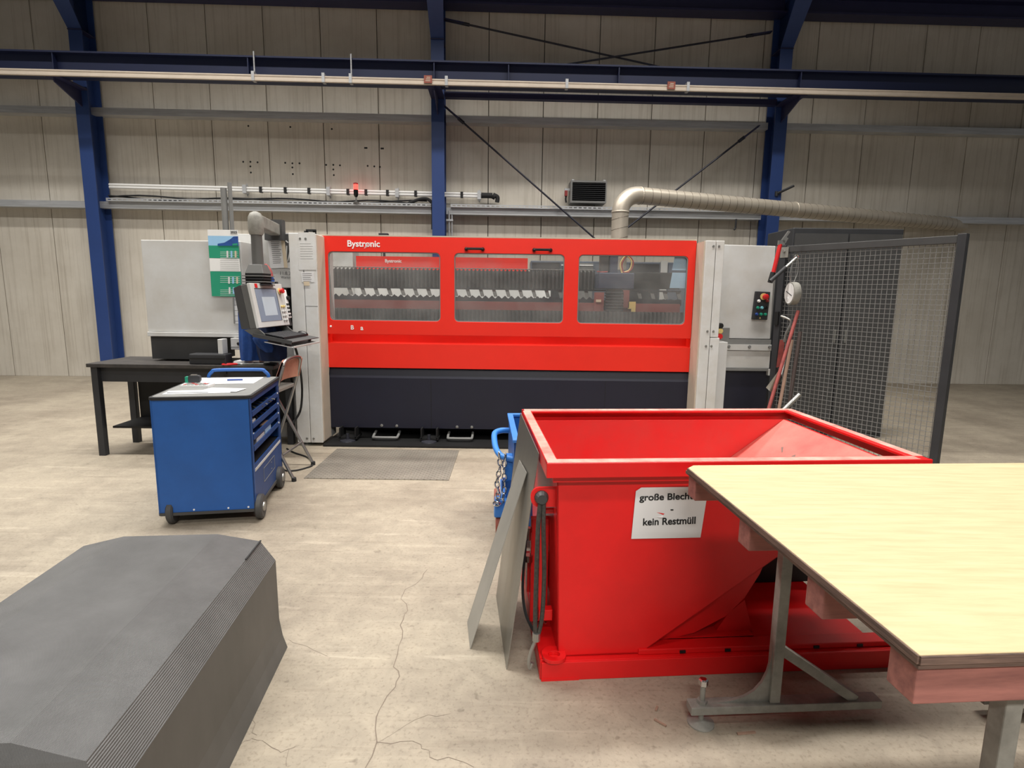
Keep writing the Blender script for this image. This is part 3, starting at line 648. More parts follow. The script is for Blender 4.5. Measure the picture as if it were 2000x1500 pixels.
# ================================================================== tipping skip
SK = RZ(.14, 2.17, 4.5)
sk = thing('tipping_skip', 'large red tipping skip with sloping end and paper sign', 'skip', SK @ Matrix.Translation((.8, .53, 0)))
def outl(t): return [(.05+t, .90), (.075+t, .085+t), (.43+t*.4, .085+t), (1.535-t, .90)]
sd = .005
for y0, y1 in ((.06, .068), (.992, 1.0)): MB(SK).prism(outl(0), 'y', y0, y1).build('side_wall', 'skip_red', sk)
pf = outl(0); pi = outl(.006)
b = MB(SK)
for (a, c), (ai, ci) in zip(zip(pf[:-1], pf[1:]), zip(pi[:-1], pi[1:])):
    b.hexa([(a[0],.06,a[1]),(c[0],.06,c[1]),(c[0],1.0,c[1]),(a[0],1.0,a[1])], [(ai[0],.06,ai[1]),(ci[0],.06,ci[1]),(ci[0],1.0,ci[1]),(ai[0],1.0,ai[1])])
b.build('bottom_sheet', 'skip_red', sk)
# rim of angle profile
def rim(nm, boxes, mt='skip_red'):
    b = MB(SK)
    for q in boxes: b.bx(*q)
    return b.build(nm, mt, sk, bevel=.003)
rim('rim', [(0, 1.60, 0, .012, .888, .95), (0, 1.60, .012, .06, .938, .95)]); rim('rim', [(0, 1.60, 1.048, 1.06, .888, .95), (0, 1.60, 1.0, 1.048, .938, .95)])
rim('rim', [(0, .012, .012, 1.048, .888, .95), (.012, .05, .06, 1.0, .938, .95)]); rim('rim', [(1.588, 1.60, .012, 1.048, .888, .95), (1.53, 1.588, .06, 1.0, .938, .95)])
for q in ((.003, 1.55, .003, .05, .9502, .9515), (.012, 1.55, 1.01, 1.057, .9502, .9515), (.003, .045, .05, 1.01, .9502, .9515), (1.555, 1.597, .05, 1.05, .9502, .9515)): rim('rim_wear', [q], 'skip_edge')
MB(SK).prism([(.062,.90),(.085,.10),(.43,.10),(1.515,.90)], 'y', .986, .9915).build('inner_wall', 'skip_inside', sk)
sv = V((1.535-.43, 0, .815)).normalized(); nv = V((-sv.z, 0, sv.x)); e0 = V((.43,0,.085))+nv*.008
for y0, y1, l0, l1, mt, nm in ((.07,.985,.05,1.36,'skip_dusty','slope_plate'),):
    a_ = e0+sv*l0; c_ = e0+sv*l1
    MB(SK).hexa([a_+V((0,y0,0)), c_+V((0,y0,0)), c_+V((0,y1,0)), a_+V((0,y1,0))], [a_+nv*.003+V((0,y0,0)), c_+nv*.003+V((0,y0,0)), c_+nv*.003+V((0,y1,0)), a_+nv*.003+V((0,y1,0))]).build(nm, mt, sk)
for l, y, dl, dy, w in ((1.12,.55,.05,.07,.02),(1.10,.5,.03,.06,.01),(1.0,.62,.02,.05,.006),(.95,.52,.04,.04,.006),(1.2,.35,.05,.03,.006),(1.16,.7,.03,.05,.008)):
    a_ = e0+nv*.0036+sv*l; MB(SK).add([a_+V((0,y,0)), a_+sv*dl+V((0,y+dy,0)), a_+sv*(dl+w)+V((0,y+dy-.01,0)), a_+sv*w+V((0,y,0))], [(0,1,2,3)]).build('scratch', 'scratch', sk)
rim('rim_support', [(.03, 1.5, .03, .06, .86, .90)])
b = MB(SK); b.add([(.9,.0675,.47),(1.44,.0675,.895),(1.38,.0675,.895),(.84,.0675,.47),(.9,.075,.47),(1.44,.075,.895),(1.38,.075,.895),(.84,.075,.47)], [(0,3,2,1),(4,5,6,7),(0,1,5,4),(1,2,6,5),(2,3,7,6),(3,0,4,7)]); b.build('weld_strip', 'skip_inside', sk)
rk = [(.46,.09),(.55,.10),(.69,.13),(.83,.205),(.91,.29),(.97,.40),(1.0,.49),(.90,.43),(.47,.10)]
for y0 in (.125, .90):
    MB(SK).prism(rk, 'y', y0, y0+.03).build('rocker', 'skip_red', sk)
MB(SK).bx(.5, .96, .12, .94, .11, .115).prism([(.80,.10),(.98,.10),(.93,.26),(.86,.2)], 'y', .16, .19).build('rocker_bracket', 'skip_red', sk)
# base frame
rim('base_channel', [(0, 1.78, .02, .03, 0, .083), (0, 1.78, .03, .11, .075, .083), (0, 1.78, .03, .11, 0, .008)])
rim('base_channel', [(0, 1.78, .99, 1.0, 0, .083), (0, 1.78, .92, .99, .075, .083), (0, 1.78, .92, .99, 0, .008)])
rim('roll_track', [(.42, 1.78, .05, .12, .084, .108)]); rim('roll_track', [(.42, 1.78, .93, .99, .084, .108)])
for k in range(6): MB(SK).bx(.6+k*.2, .625+k*.2, .045, .05, .088, .1).build('track_slot', 'black', sk)
rim('cross_plate', [(-.005, .09, .03, .99, .085, .092), (-.005, .005, .03, .99, .0, .085)]); rim('cross_plate', [(.98, 1.5, .121, .92, .08, .088)]); rim('shade_filler', [(1.0, 1.6, .62, .90, .09, .45)], 'black'); rim('fork_pocket', [(.55,.72,.11,.92,.0,.07)])  # black box is no skip part, added to darken the gap under the slope
b = MB(SK).prism(rr(-.035+.04, -.005, .105, .10, .045, 5), 'z', .093, .108, [[(.055+.026*math.cos(2*math.pi*k/14), .043+.02*math.sin(2*math.pi*k/14)) for k in range(14)]])
b.build('lashing_eye', 'skip_red', sk, bevel=.002)
MB(SK).bx(.0, .16, .018, .02, .0, .012).build('weld_pad', 'skip_red', sk)
# lifting lug with release cable
lug = MB(SK)
lug.prism([(.06-.075+.035*math.cos(R(a)), .775+.042*math.sin(R(a))) for a in range(90, 271, 20)] + [(.06,.733),(.06,.817)], 'y', .10, .112); lug = lug.build('lifting_lug', 'skip_red', sk)
MB(SK).lathe([(.03,0),(.028,.012),(.02,.03)], (-.005,.10,.775), (0,-1,0), 14).build('lug_pin', 'dark_grey', sk)
b = MB(SK)
for dx in (-.008, .014):
    b.tube(smooth_path([(-.005+dx*.6,.088,.77),(-.012+dx,.07,.66),(-.012+dx*1.5,.065,.45),(-.015+dx*1.3,.06,.27),(-.02+dx*.4,.055,.18)]), .0095, 8)
b.build('release_cable', 'braid', sk, smooth=True, label='black braided release cable hanging in a loop')
MB(SK).cyl((-.02,.055,.165),(-.02,.055,.20),.017,10).build('cable_clamp', 'steel', sk)
MB(SK).tube(smooth_path([(-.02,.055,.17),(-.04,.05,.12),(-.05,.045,.075),(-.045,.045,.045),(-.035,.045,.07)]), .008, 8).build('cable_hook', 'steel', sk, smooth=True)
rim('release_bar', [(.0, .02, .16, .18, .20, .70), (.0, .06, .16, .18, .68, .70), (.0,.06,.14,.18,.20,.25)])
rim('release_bracket', [(-.03, .06, .35, .45, .22, .38), (-.02, .06, .30, .34, .10, .60)])
MB(SK).tube([(.02+.02*math.cos(k*.9), .2+.006*k, .15+.02*math.sin(k*.9)) for k in range(40)], .005, 5).build('spring', 'red_dull', sk)
MB(SK).tube(smooth_path([(-.045,.3,.5),(-.06,.25,.3),(-.05,.2,.2),(-.02,.1,.17)]), .007, 6).build('thin_cable', 'rubber', sk)
MB(SK).cyl((-.03,.3,.5),(-.03,.3,.54),.008,8).lathe([(.014,0),(.014,.02)],(-.03,.3,.54),n=8).lathe([(.02,0),(.02,.03)],(-.03,.3,.40),n=8).build('valve', 'chrome', sk)
# sign
M = SK @ facing(V((.523, .056, .722)))
q = MB(M).prism([(-.157,-.115),(.137,-.115),(.157,.105),(-.125,.105),(-.147,.09)], 'z', 0, .002).build('paper_sign', 'paper', None, label='white printed paper sign on the red skip front', cat='sign')
M2 = M @ Matrix.Translation((0,0,.0025))
text('große Blechteile', .285, M2 @ Matrix.Translation((.012,.064,0)) @ Matrix.Rotation(R(1),4,'Z'), 'print_black', q, thick=.02, height=.037)
text('-', .012, M2 @ Matrix.Translation((.008,.012,0)), 'print_black', q)
text('kein Restmüll', .222, M2 @ Matrix.Translation((.0,-.042,0)) @ Matrix.Rotation(R(1),4,'Z'), 'print_black', q, thick=.02, height=.031)
MB(M2).add([(-.057,-.001,0),(-.022,-.008,0),(-.028,-.013,0)], [(0,1,2)]).build('tear', 'skip_red', q)
MB(M2).add([(-.06,-.022,0),(-.028,-.014,0),(-.03,-.024,.004)], [(0,1,2)]).build('torn_flap', 'paper', q)
# scrap in the skip
c = F(1490, 890, .74); 
MB(SK @ Matrix.Translation((1.13,.33,.625)) @ Matrix.Rotation(R(-36.6),4,'Y') @ Matrix.Rotation(R(25),4,'Z')).bx(-.1,.1,-.06,.06,-.002,.004).build('metal_offcut', 'sheet_dull', None, label='small grey sheet offcut lying in the red skip', cat='offcut')
MB(SK @ Matrix.Translation((1.08,.26,.60)) @ Matrix.Rotation(R(-36),4,'Y')).prism([(.09*math.cos(R(a)),.05*math.sin(R(a))) for a in range(0,360,24)], 'z', .004, .009).build('metal_offcut', 'white', None, label='pale rounded offcut lying below the square offcut in the skip', cat='offcut')
# ================================================================== leaning sheets
def plate(q, t, name, mt, label, cat, group=None):
    q = [V(p) for p in q]; n = (q[1]-q[0]).cross(q[3]-q[0]).normalized()*t
    return MB().hexa(q, [p+n for p in q]).build(name, mt, None, label=label, cat=cat, group=group)
plate([(-.008,2.263,.001),(-.07,2.87,.001),(.046,2.96,.985),(.117,2.375,.93)], .003, 'steel_sheet', 'sheet_steel', 'wide grey steel sheet leaning against the red skip', 'metal sheet', 'leaning steel sheets')
plate([(-.175,2.404,.001),(-.205,2.62,.001),(.040,2.72,.80),(.070,2.52,.80)], .003, 'steel_strip', 'sheet_dull', 'narrow pale steel strip leaning on the wider sheet', 'metal sheet', 'leaning steel sheets')
# ================================================================== work table
TB = RZ(.654, 2.09, 4.0)
tb = thing('work_table', 'work table with scuffed plywood top and grey welded leg frame', 'table', TB @ Matrix.Translation((.9, -.6, 0)))
top = MB(TB).prism([(.03,0),(1.95,0),(1.95,-1.15),(0,-1.15),(0,-.03)], 'z', .955, .973).build('tabletop', 'ply_top', tb, bevel=.002)
MB(TB).bx(-.004, 0, -1.15, -.03, .955, .971).bx(.0,1.95,-1.154,-1.15,.955,.971).build('top_edge', 'ply_edge', tb)
MB(TB).bx(.002, 1.948, -1.148, -.002, .943, .9545).build('underlay', 'ply_edge', tb)
for y in (-.045, -.46, -.82, -1.1):
    MB(TB).bx(.012, 1.9, y-.035, y+.035, .862, .9425).build('batten', 'pink_wood', tb, bevel=.003)
def leg(x, y, s):
    MB(TB).bx(x-.02, x+.02, y-.02, y+.02, .085, .862).build('leg', 'grey_paint', tb, bevel=.003)
    MB(TB).bx(x-.325*s, x+.42*s, y-.028, y+.028, .052, .085).build('foot_beam', 'grey_paint', tb, bevel=.003)
    pts = [(x-.02*s, .085), (x-.02*s, .33)]
    for k in range(9):
        a = k/8; pts.append((x-(.02+.26*a**2.2)*s, .33-.245*(1-(1-a)**2.4)))
    MB(TB).prism(pts, 'y', y-.006, y+.006).build('gusset', 'grey_paint', tb)
    MB(TB).bar((x+.01*s, y, .30), (x+.32*s, y, .085), .035, .035).build('brace', 'grey_paint', tb)
    MB(TB).bar((x+.01*s, y-.02, .80), (x+.14*s, y-.02, .86), .03, .05).build('top_brace', 'grey_paint', tb)
    for fx in (x-.275*s,):
        f = MB(TB).lathe([(.05,.001),(.05,.006),(.02,.014),(.01,.018),(.01,.16)], (fx, y, 0), n=18).build('levelling_foot', 'grey_paint', tb, smooth=True)
        MB(TB).lathe([(.018,.16),(.018,.18),(.012,.184)], (fx, y, 0), n=6).build('bolt_head', 'chrome', f)
        MB(TB).lathe([(.02,.085),(.02,.098)], (fx, y, 0), n=6).build('nut', 'grey_paint', f)
leg(.345, -.13, 1); leg(.345, -1.0, 1); leg(1.6, -.13, -1); leg(1.6, -1.0, -1)
# ================================================================== blue cart with chains behind the sheets
CT = RZ(-.02, 3.50, 3)
ct = thing('blue_cart', 'blue steel cart with loop handle half hidden behind the leaning sheets', 'cart', CT @ Matrix.Translation((.3,.4,0)))
b = MB(CT)
for q in ((.04,.056,.0,.80,.20,.68),(.624,.64,.0,.80,.20,.68),(.04,.64,.0,.016,.20,.68),(.04,.64,.784,.80,.20,.68),(.04,.64,.0,.80,.18,.20)): b.bx(*q)
b.build('bin', 'trolley_blue', ct)
for q in ((.03,.65,-.01,.03),(.03,.65,.77,.81),(.03,.07,.03,.77),(.61,.65,.03,.77)): MB(CT).bx(*q,.68,.70).build('rim', 'cart_blue', ct, bevel=.003)
MB(CT).bx(-.02,.66,0,.80,.13,.18).build('chassis', 'cart_blue', ct)
MB(CT).tube(smooth_path([(.05,.66,.60),(-.02,.64,.605),(-.068,.58,.60),(-.075,.48,.58),(-.065,.33,.55),(-.03,.22,.53),(.05,.18,.52)], 5), .021, 10).build('handle', 'cart_blue', ct, smooth=True)
MB(CT).bx(-.005,.04,.20,.26,.18,.54).build('upright', 'cart_blue', ct); MB(CT).bx(-.03,.04,.19,.26,.32,.37).build('catch', 'trolley_blue', ct)
MB(CT).prism([(-.08,.13),(.02,.13),(.02,.25),(-.075,.25)], 'y', .14, .25).build('corner_block', 'cart_blue', ct, bevel=.01)
MB(CT).prism([(-.06,.07),(-.01,.07),(.0,.13),(-.06,.13)], 'y', .17, .23).build('wheel_fork', 'cart_blue', ct)
for x, y in ((-.045,.20),(-.045,.72),(.60,.20),(.60,.72)):
    MB(CT).lathe([(.02,-.022),(.06,-.022),(.065,-.014),(.065,.014),(.06,.022),(.02,.022)], (x,y,.066), (1,0,0), 20).build('wheel', 'stone_red', ct, smooth=True)
def chain(pts, label):
    p = smooth_path(pts, 8); L = 0; t = None; q = [p[0]]
    for c in p[1:]:
        if (c-q[-1]).length >= .034: q.append(c)
    t = thing('chain', label, 'chain', q[-1], 'steel chains on the blue cart')
    for i in range(len(q)-1):
        a, b2 = q[i], q[i+1]; d = (b2-a).normalized(); s = d.cross(V((0,1,0)) if i % 2 else V((1,.3,0))).normalized(); c = (a+b2)/2
        ring = [c + d*(.025*math.cos(2*math.pi*k/10)) + s*(.014*math.sin(2*math.pi*k/10)) for k in range(10)]
        MB().tube(ring, .005, 5, closed=True).build('link', 'chrome', t, smooth=True)
c0 = CT @ V((-.05,.18,.535))
chain([c0+V((.0,-.03,.04)), c0+V((.008,-.035,-.06)), c0+V((-.012,-.03,-.16)), c0+V((.0,-.04,-.25)), c0+V((-.02,-.04,-.305))], 'steel chain hanging nearest the aisle on the blue cart')
chain([c0+V((.045,-.03,.03)), c0+V((.035,-.04,-.07)), c0+V((.04,-.035,-.19)), c0+V((.02,-.06,-.29)), c0+V((-.04,-.05,-.30))], 'steel chain hanging close beside the blue cart upright')
# ================================================================== steel plate on the floor
MB().bx(-1.785, -.535, 4.785, 5.735, .001, .007).build('floor_plate', 'tread_plate', None, label='grey embossed steel plate lying on the floor before the machine', cat='plate')
# ================================================================== dark chamfered hood in the foreground
HD = RZ(-1.022, 2.40, 5.5)
hd = thing('machine_hood', 'dark grey box with chamfered top covered in ribbed rubber, foreground left', 'box', HD @ Matrix.Translation((-.4,-.6,0)))
def loft(profs, mt, nm):
    MB(HD).grid([[(x, y, z) for x, z in p] for y, p in profs]).build(nm, mt, hd)
side = [(.018,0),(.0,.06),(-.012,.14),(-.014,.42)]
b = MB(HD)
b.grid([[(x-(.0 if 0 else 0), y, z) for x, z in side] for y in (0, -.4, -.8, -1.25)])
b.add([(x,0,z) for x, z in side]+[(-.85,0,.42),(-.85,0,0)], [(0,1,2,3,4,5)]); b.add([(x,-1.25,z) for x, z in side]+[(-.85,-1.25,.42),(-.85,-1.25,0)], [(0,1,2,3,4,5)])
b.add([(-.85,0,0),(-.85,0,.42),(-.85,-1.25,.42),(-.85,-1.25,0)], [(0,1,2,3)])
b.build('side_panel', 'hood', hd)
b = MB(HD)
b.add([(-.014,0,.42),(-.014,-1.25,.42),(-.068,-1.22,.52),(-.068,-.02,.52)], [(0,1,2,3)])
b.add([(-.85,0,.42),(-.85,-1.25,.42),(-.79,-1.22,.52),(-.79,-.02,.52)], [(0,1,2,3)])
b.add([(-.014,0,.42),(-.85,0,.42),(-.79,-.02,.52),(-.068,-.02,.52)], [(0,1,2,3)]); b.add([(-.014,-1.25,.42),(-.85,-1.25,.42),(-.79,-1.22,.52),(-.068,-1.22,.52)], [(0,1,2,3)])
b.build('chamfer', 'ribbed_rubber', hd)
MB(HD).add([(-.068,-.02,.52),(-.068,-1.22,.52),(-.24,-1.2,.562),(-.24,-.03,.562),(-.62,-1.2,.562),(-.62,-.03,.562),(-.79,-1.22,.52),(-.79,-.02,.52)], [(0,1,2,3),(3,2,4,5),(5,4,6,7),(0,3,5,7),(1,6,4,2)]).build('top_panel', 'ribbed_rubber', hd)
MB(HD).bar((-.066,-.02,.523),(-.066,-.2,.523),.006,.004).build('seam', 'rubber', hd)
# ================================================================== tool trolley
TT = RZ(-1.775, 3.84, 10.5)
tt = thing('tool_trolley', 'blue steel tool trolley with open trays and black rubber mat on top', 'trolley', TT @ Matrix.Translation((-.3,.44,0)))
Wd, Ln = -.62, .90
b = MB(TT)
b.prism(rr(Wd, 0.0, 0, .016, .003, 2), 'z', .085, .875)            # front end wall
b.bx(Wd, 0, Ln-.016, Ln, .085, .875); b.bx(Wd, Wd+.012, 0, Ln, .085, .875); b.bx(Wd+.01, -.01, .01, Ln-.01, .085, .10)
b.build('body', 'trolley_blue', tt)
sp = rr(.0, .085, Ln, .875, .004, 2)
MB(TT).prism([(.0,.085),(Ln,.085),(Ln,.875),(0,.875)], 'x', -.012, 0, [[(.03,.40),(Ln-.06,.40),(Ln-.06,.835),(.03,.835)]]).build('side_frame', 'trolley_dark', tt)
MB(TT).bx(-.0,.003,.03,Ln-.05,.352,.372).build('groove', 'light_grey', tt); MB(TT).bx(0,.0025,.26,.62,.20,.204).bx(0,.0025,.26,.62,.30,.304).bx(0,.0025,.26,.264,.20,.304).bx(0,.0025,.616,.62,.20,.304).bx(0,.0025,.5,.52,.225,.23).bx(0,.0025,.5,.52,.275,.28).build('embossing', 'mid_grey', tt)
for z in (.77, .685, .605, .525):
    y0, y1 = .035, Ln-.065
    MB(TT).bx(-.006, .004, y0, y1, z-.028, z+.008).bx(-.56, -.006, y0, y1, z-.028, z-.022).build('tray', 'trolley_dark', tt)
    MB(TT).lathe([(.008,0),(.006,.006)], (.004,y1-.02,z), (1,0,0), 8).build('tray_stud', 'light_grey', tt)
MB(TT).bx(-.6,-.02,.02,Ln-.02,.385,.395).build('shelf', 'black', tt)
MB(TT).prism(rr(Wd-.012,-.012,.012,Ln+.012,.04,5), 'z', .875, .895).build('top_mat', 'rubber', tt, bevel=.004)
MB(TT).prism(rr(Wd+.005,.005,-.005,Ln-.005,.035,5), 'z', .8952, .8965).build('mat_surface', 'mid_grey', tt)
MB(TT).prism(rr(Wd-.008,-.008,.008,Ln+.008,.03,5), 'z', .075, .095).build('bumper', 'dark_grey', tt)
MB(TT).tube(smooth_path([(-.52,Ln-.03,.89),(-.52,Ln-.03,.915),(-.495,Ln-.03,.945),(-.45,Ln-.03,.96),(-.14,Ln-.03,.96),(-.095,Ln-.03,.945),(-.07,Ln-.03,.915),(-.07,Ln-.03,.89)], 5), .014, 10).build('handle', 'trolley_blue', tt, smooth=True)
for x, y in ((-.03,.06),(-.60,.06),(-.03,.72),(-.60,.72)):
    w = MB(TT).lathe([(.03,-.022),(.075,-.024),(.088,-.014),(.088,.014),(.075,.024),(.03,.022)], (x+.045,y,.088), (1,0,0), 24).build('wheel', 'dark_grey', tt, smooth=True)
    MB(TT).lathe([(.036,.018),(.032,.03),(.012,.034)], (x+.045,y,.088), (1,0,0), 16).build('hub', 'steel', w, smooth=True)
for x in (-.05, -.18, -.4): MB(TT).lathe([(.007,0),(.005,.004)], (x,0,.108), (0,-1,0), 8).build('rivet', 'white', tt)
# things on the trolley
def on_top(name, mt, x0, x1, y0, y1, h, label, cat, rot=0, z=.8968):
    M = TT @ Matrix.Translation(((x0+x1)/2, (y0+y1)/2, z)) @ Matrix.Rotation(R(rot), 4, 'Z'); dx, dy = (x1-x0)/2, (y1-y0)/2
    return MB(M).bx(-dx, dx, -dy, dy, 0, h).build(name, mt, None, label=label, cat=cat), M
on_top('paper_pad', 'paper', -.60, -.10, .52, .84, .004, 'large white paper sheet on the tool trolley', 'paper', 0)
pe = TT @ Matrix.Translation((-.27,.66,.909)); MB(pe).cyl((-.055,0,0),(.055,.01,0),.007,8).build('ballpoint_pen', 'blue_button', None, label='blue pen lying on the white paper of the trolley', cat='pen')
tm = TT @ Matrix.Translation((-.54,.60,.9012)); t = thing('tape_measure', 'black and green tape measure on the trolley paper', 'tape measure', tm)
MB(tm).prism(rr(-.04,0,.045,.055,.018,4), 'y', -.02, .02).build('case', 'charcoal', t, bevel=.003); MB(tm).bx(-.06,-.038,-.02,.02,.0,.045).build('end', 'green_button', t); MB(tm).bx(-.02,.02,-.01,.01,.055,.062).build('lock', 'chrome', t)
o, M = on_top('calculator', 'white', -.56, -.36, .37, .47, .018, 'white desk calculator on the trolley mat', 'calculator', -8)
for i in range(6):
    for j in range(3): MB(M).bx(-.085+i*.028,-.065+i*.028,-.04+j*.028,-.022+j*.028,.018,.022).build('key', 'mid_grey' if (i+j) % 3 else 'red_dull', o)
on_top('document', 'paper', -.58, -.16, .10, .24, .003, 'white form with dark line at the near end of the trolley top', 'paper', 3)
on_top('document', 'paper', -.36, -.10, .16, .30, .002, 'loose pale sheet overlapping the form on the trolley top', 'paper', -14, z=.9)
on_top('ruler', 'charcoal', -.56, -.30, .125, .135, .002, 'thin dark ruler lying on the form of the trolley', 'ruler', 0, z=.9)
def in_tray(name, mt, y0, y1, z, h, d, label, cat, rot=0):
    M = TT @ Matrix.Translation((-.012-d/2, (y0+y1)/2, z-.0215)) @ Matrix.Rotation(R(rot), 4, 'X')
    MB(M).bx(-d/2, d/2, -(y1-y0)/2, (y1-y0)/2, 0, h).build(name, mt, None, bevel=.004, label=label, cat=cat)
in_tray('carton', 'paper', .17, .40, .525, .05, .08, 'small white carton in the lowest open tray', 'box'); in_tray('blue_packet', 'pale_blue', .43, .62, .525, .07, .06, 'pale blue crumpled packet beside the white carton', 'packet', 6)
in_tray('cloth', 'light_grey', .05, .17, .685, .04, .08, 'grey rag in the second open tray', 'cloth'); in_tray('file', 'wood_handle', .38, .56, .605, .02, .03, 'file with brown handle in the third open tray', 'file')
in_tray('rag', 'white', .04, .13, .605, .025, .08, 'white rag in the third open tray near the front', 'cloth')
for k in range(7):
    yy = .1+k*.09; M = TT @ Matrix.Translation((-.05, yy, .755)) @ Matrix.Rotation(R(20+7*k), 4, 'Z')
    MB(M).cyl((0,-.09,.006),(0,.07,.006),.006,6).cyl((0,.07,.006),(0,.12,.006),.011,6).build('drill_bit', 'dark_grey' if k % 2 else 'mid_grey', None, label='steel tool rods lying crosswise in the top open tray', cat='tool', group='rods in the top tray')
for k in range(5):
    yy = .22+k*.11; M = TT @ Matrix.Translation((-.05, yy, .6715)) @ Matrix.Rotation(R(10+11*k), 4, 'Z')
    MB(M).cyl((0,-.06,.009),(0,.07,.009),.009,6).cyl((0,.07,.011),(0,.10,.011),.011,6).build('socket_tool', 'charcoal', None, label='dark tools lying in a row in the second open tray', cat='tool', group='dark tools in the second tray')
# ================================================================== folding stool
st = thing('folding_stool', 'tall folding stool with curved wooden backrest and grey tube legs', 'stool', (-2.05, 4.95, 0))
for y, s in ((4.711, 1), (5.186, -1)):
    MB().tube([(-1.842,y,.012),(-2.20,y+.02*s,.76)], .0135, 10).build('leg', 'steel', st, smooth=True)
    MB().tube(smooth_path([(-2.24,y+.02*s,.012),(-2.06,y+.02*s,.50),(-1.95,y+.03*s,.82),(-1.905,y+.05*s,.98)], 5), .0135, 10).build('leg', 'steel', st, smooth=True)
    for x in (-1.842, -2.24): MB().lathe([(.02,0),(.02,.03),(.015,.035)], (x,y+(.02*s if x < -2 else 0),0), n=10).build('foot_cap', 'rubber', st)
MB().tube([(-1.935,4.73,.22),(-1.935,5.166,.22)], .011, 8).tube([(-2.17,4.73,.22),(-2.17,5.166,.22)], .011, 8).build('footrest', 'steel', st)
MB().tube(smooth_path([(-1.905,4.761,.98),(-1.90,4.80,1.02),(-1.895,4.95,1.035),(-1.90,5.10,1.02),(-1.905,5.136,.98)], 5), .0135, 10).build('back_tube', 'steel', st, smooth=True)
rows = []
for i in range(9):
    y = 4.735+.43*i/8; bow = -.05*(1-((i-4)/4)**2)
    rows.append([(-1.95+bow-.03, y, .84), (-1.915+bow-.0, y, 1.0), (-1.905+bow, y, 1.02), (-1.89+bow, y, 1.0), (-1.925+bow, y, .84)])
MB().grid(rows, closed=True).build('backrest', 'back_wood', st, smooth=True)
MB().prism(rr(-2.33,4.74,-1.96,5.16,.05,5), 'z', .752, .778).build('seat', 'sheet_dull', st, bevel=.006)
# ================================================================== operator console on its arm
CS = facing(V((-2.165, 5.20, 1.475)), 84, 10)
cs = thing('operator_console', 'grey operator console hanging from a steel arm at the left machine post', 'console', (-2.25, 5.2, 1.2))
MB().lathe([(.048,0),(.046,.37),(.05,.385)], (-2.262,5.2,1.82), n=20).build('arm_column', 'console_grey', cs, smooth=True)
e = MB().lathe([(.055,-.12),(.062,-.10),(.066,-.02),(.062,.03),(.045,.065),(.015,.08)], (-2.262,5.2,2.2), n=20); e.build('elbow', 'grey_paint', cs, smooth=True)
MB().bar((-2.27,5.24,2.2),(-2.40,5.97,2.2),.10,.11).build('arm', 'grey_paint', cs, bevel=.01)
MB().bx(-2.50,-2.32,5.93,6.018,2.10,2.30).build('arm_flange', 'dark_grey', cs)
MB().hexa([(-2.345,5.11,1.745),(-2.18,5.11,1.745),(-2.18,5.29,1.745),(-2.345,5.29,1.745)], [(-2.32,5.14,1.825),(-2.205,5.14,1.825),(-2.205,5.26,1.825),(-2.32,5.26,1.825)]).build('neck', 'console_grey', cs, bevel=.004)
for k in range(4):
    z = 1.725-.025*k; MB().bx(-2.36,-2.165,5.09,5.31,z-.005,z+.003).build('neck_plate', 'charcoal' if k % 2 else 'mid_grey', cs)
MB().bx(-2.34,-2.19,5.11,5.29,1.64,1.745).build('neck_core', 'black', cs)
hs = MB(CS).bx(-.27,.27,-.195,.19,-.03,-.002).build('front_frame', 'light_grey', cs, bevel=.004)
MB(CS).bx(-.265,.265,-.19,.185,-.09,-.03).build('housing', 'console_grey', cs, bevel=.004)
MB(CS).hexa([(-.26,-.18,-.17),(.26,-.18,-.17),(.26,.17,-.16),(-.26,.17,-.16)], [(-.265,-.19,-.09),(.265,-.19,-.09),(.265,.185,-.09),(-.265,.185,-.09)]).build('rear_housing', 'dark_grey', cs)
MB(CS).bx(-.215,.135,-.145,.14,-.004,.0005).build('screen', 'screen', hs); MB(CS).bx(-.13,.085,-.095,.07,.0005,.001).build('screen_window', 'screen_light', hs)
MB(CS).bx(-.215,.135,.14,.146,-.002,.002).bx(.135,.142,-.145,.146,-.002,.002).build('bezel', 'dark_grey', hs)
MB(CS).bx(-.20,-.16,.15,.185,-.001,.001).build('red_sticker', 'red_plastic', hs)
MB(CS).lathe([(.03,0),(.03,.006)], (.20,.12,0), (0,0,1), 14).build('stop_collar', 'yellow', hs); MB(CS).lathe([(.016,.006),(.016,.02),(.025,.024),(.022,.04)], (.20,.12,0), (0,0,1), 14).build('emergency_stop', 'red_plastic', hs, smooth=True)
for i, (dy, mt) in enumerate(((0.0,'yellow'),(-.045,'light_grey'),(-.085,'light_grey'),(-.125,'light_grey'))):
    for dx in (-.02, .02): MB(CS).lathe([(.012,0),(.012,.01),(.008,.014)], (.20+dx,dy-.02,0), (0,0,1), 10).build('push_button', mt, hs)
MB(CS).bx(.235,.27,.185,.215,-.07,-.03).build('top_plug', 'charcoal', cs)
hb = MB(CS).bx(.285,.40,-.20,.16,-.10,-.05).build('handset_plate', 'charcoal', cs)
ph = MB(CS).bx(.31,.375,-.13,.14,-.05,-.02).build('handset', 'white', cs, bevel=.008, label='white remote handset with black keys')
for i in range(2):
    for j in range(4): MB(CS).bx(.318+i*.028,.336+i*.028,-.115+j*.035,-.095+j*.035,-.02,-.016).build('key', 'black', ph)
MB(CS).lathe([(.02,0),(.018,.02)], (.36,.06,-.02), (0,0,1), 12).build('knob', 'black', ph)
for x in (-.25, .24):
    q = [(-.19,-.15),(-.19,-.03),(-.26,.03),(-.285,.02),(-.27,-.06)]
    MB(CS).add([(x-.008,y,z) for y, z in q]+[(x+.008,y,z) for y, z in q], [(4,3,2,1,0),(5,6,7,8,9)]+[(i,(i+1)%5,5+(i+1)%5,5+i) for i in range(5)]).build('tray_bracket', 'console_grey', cs)
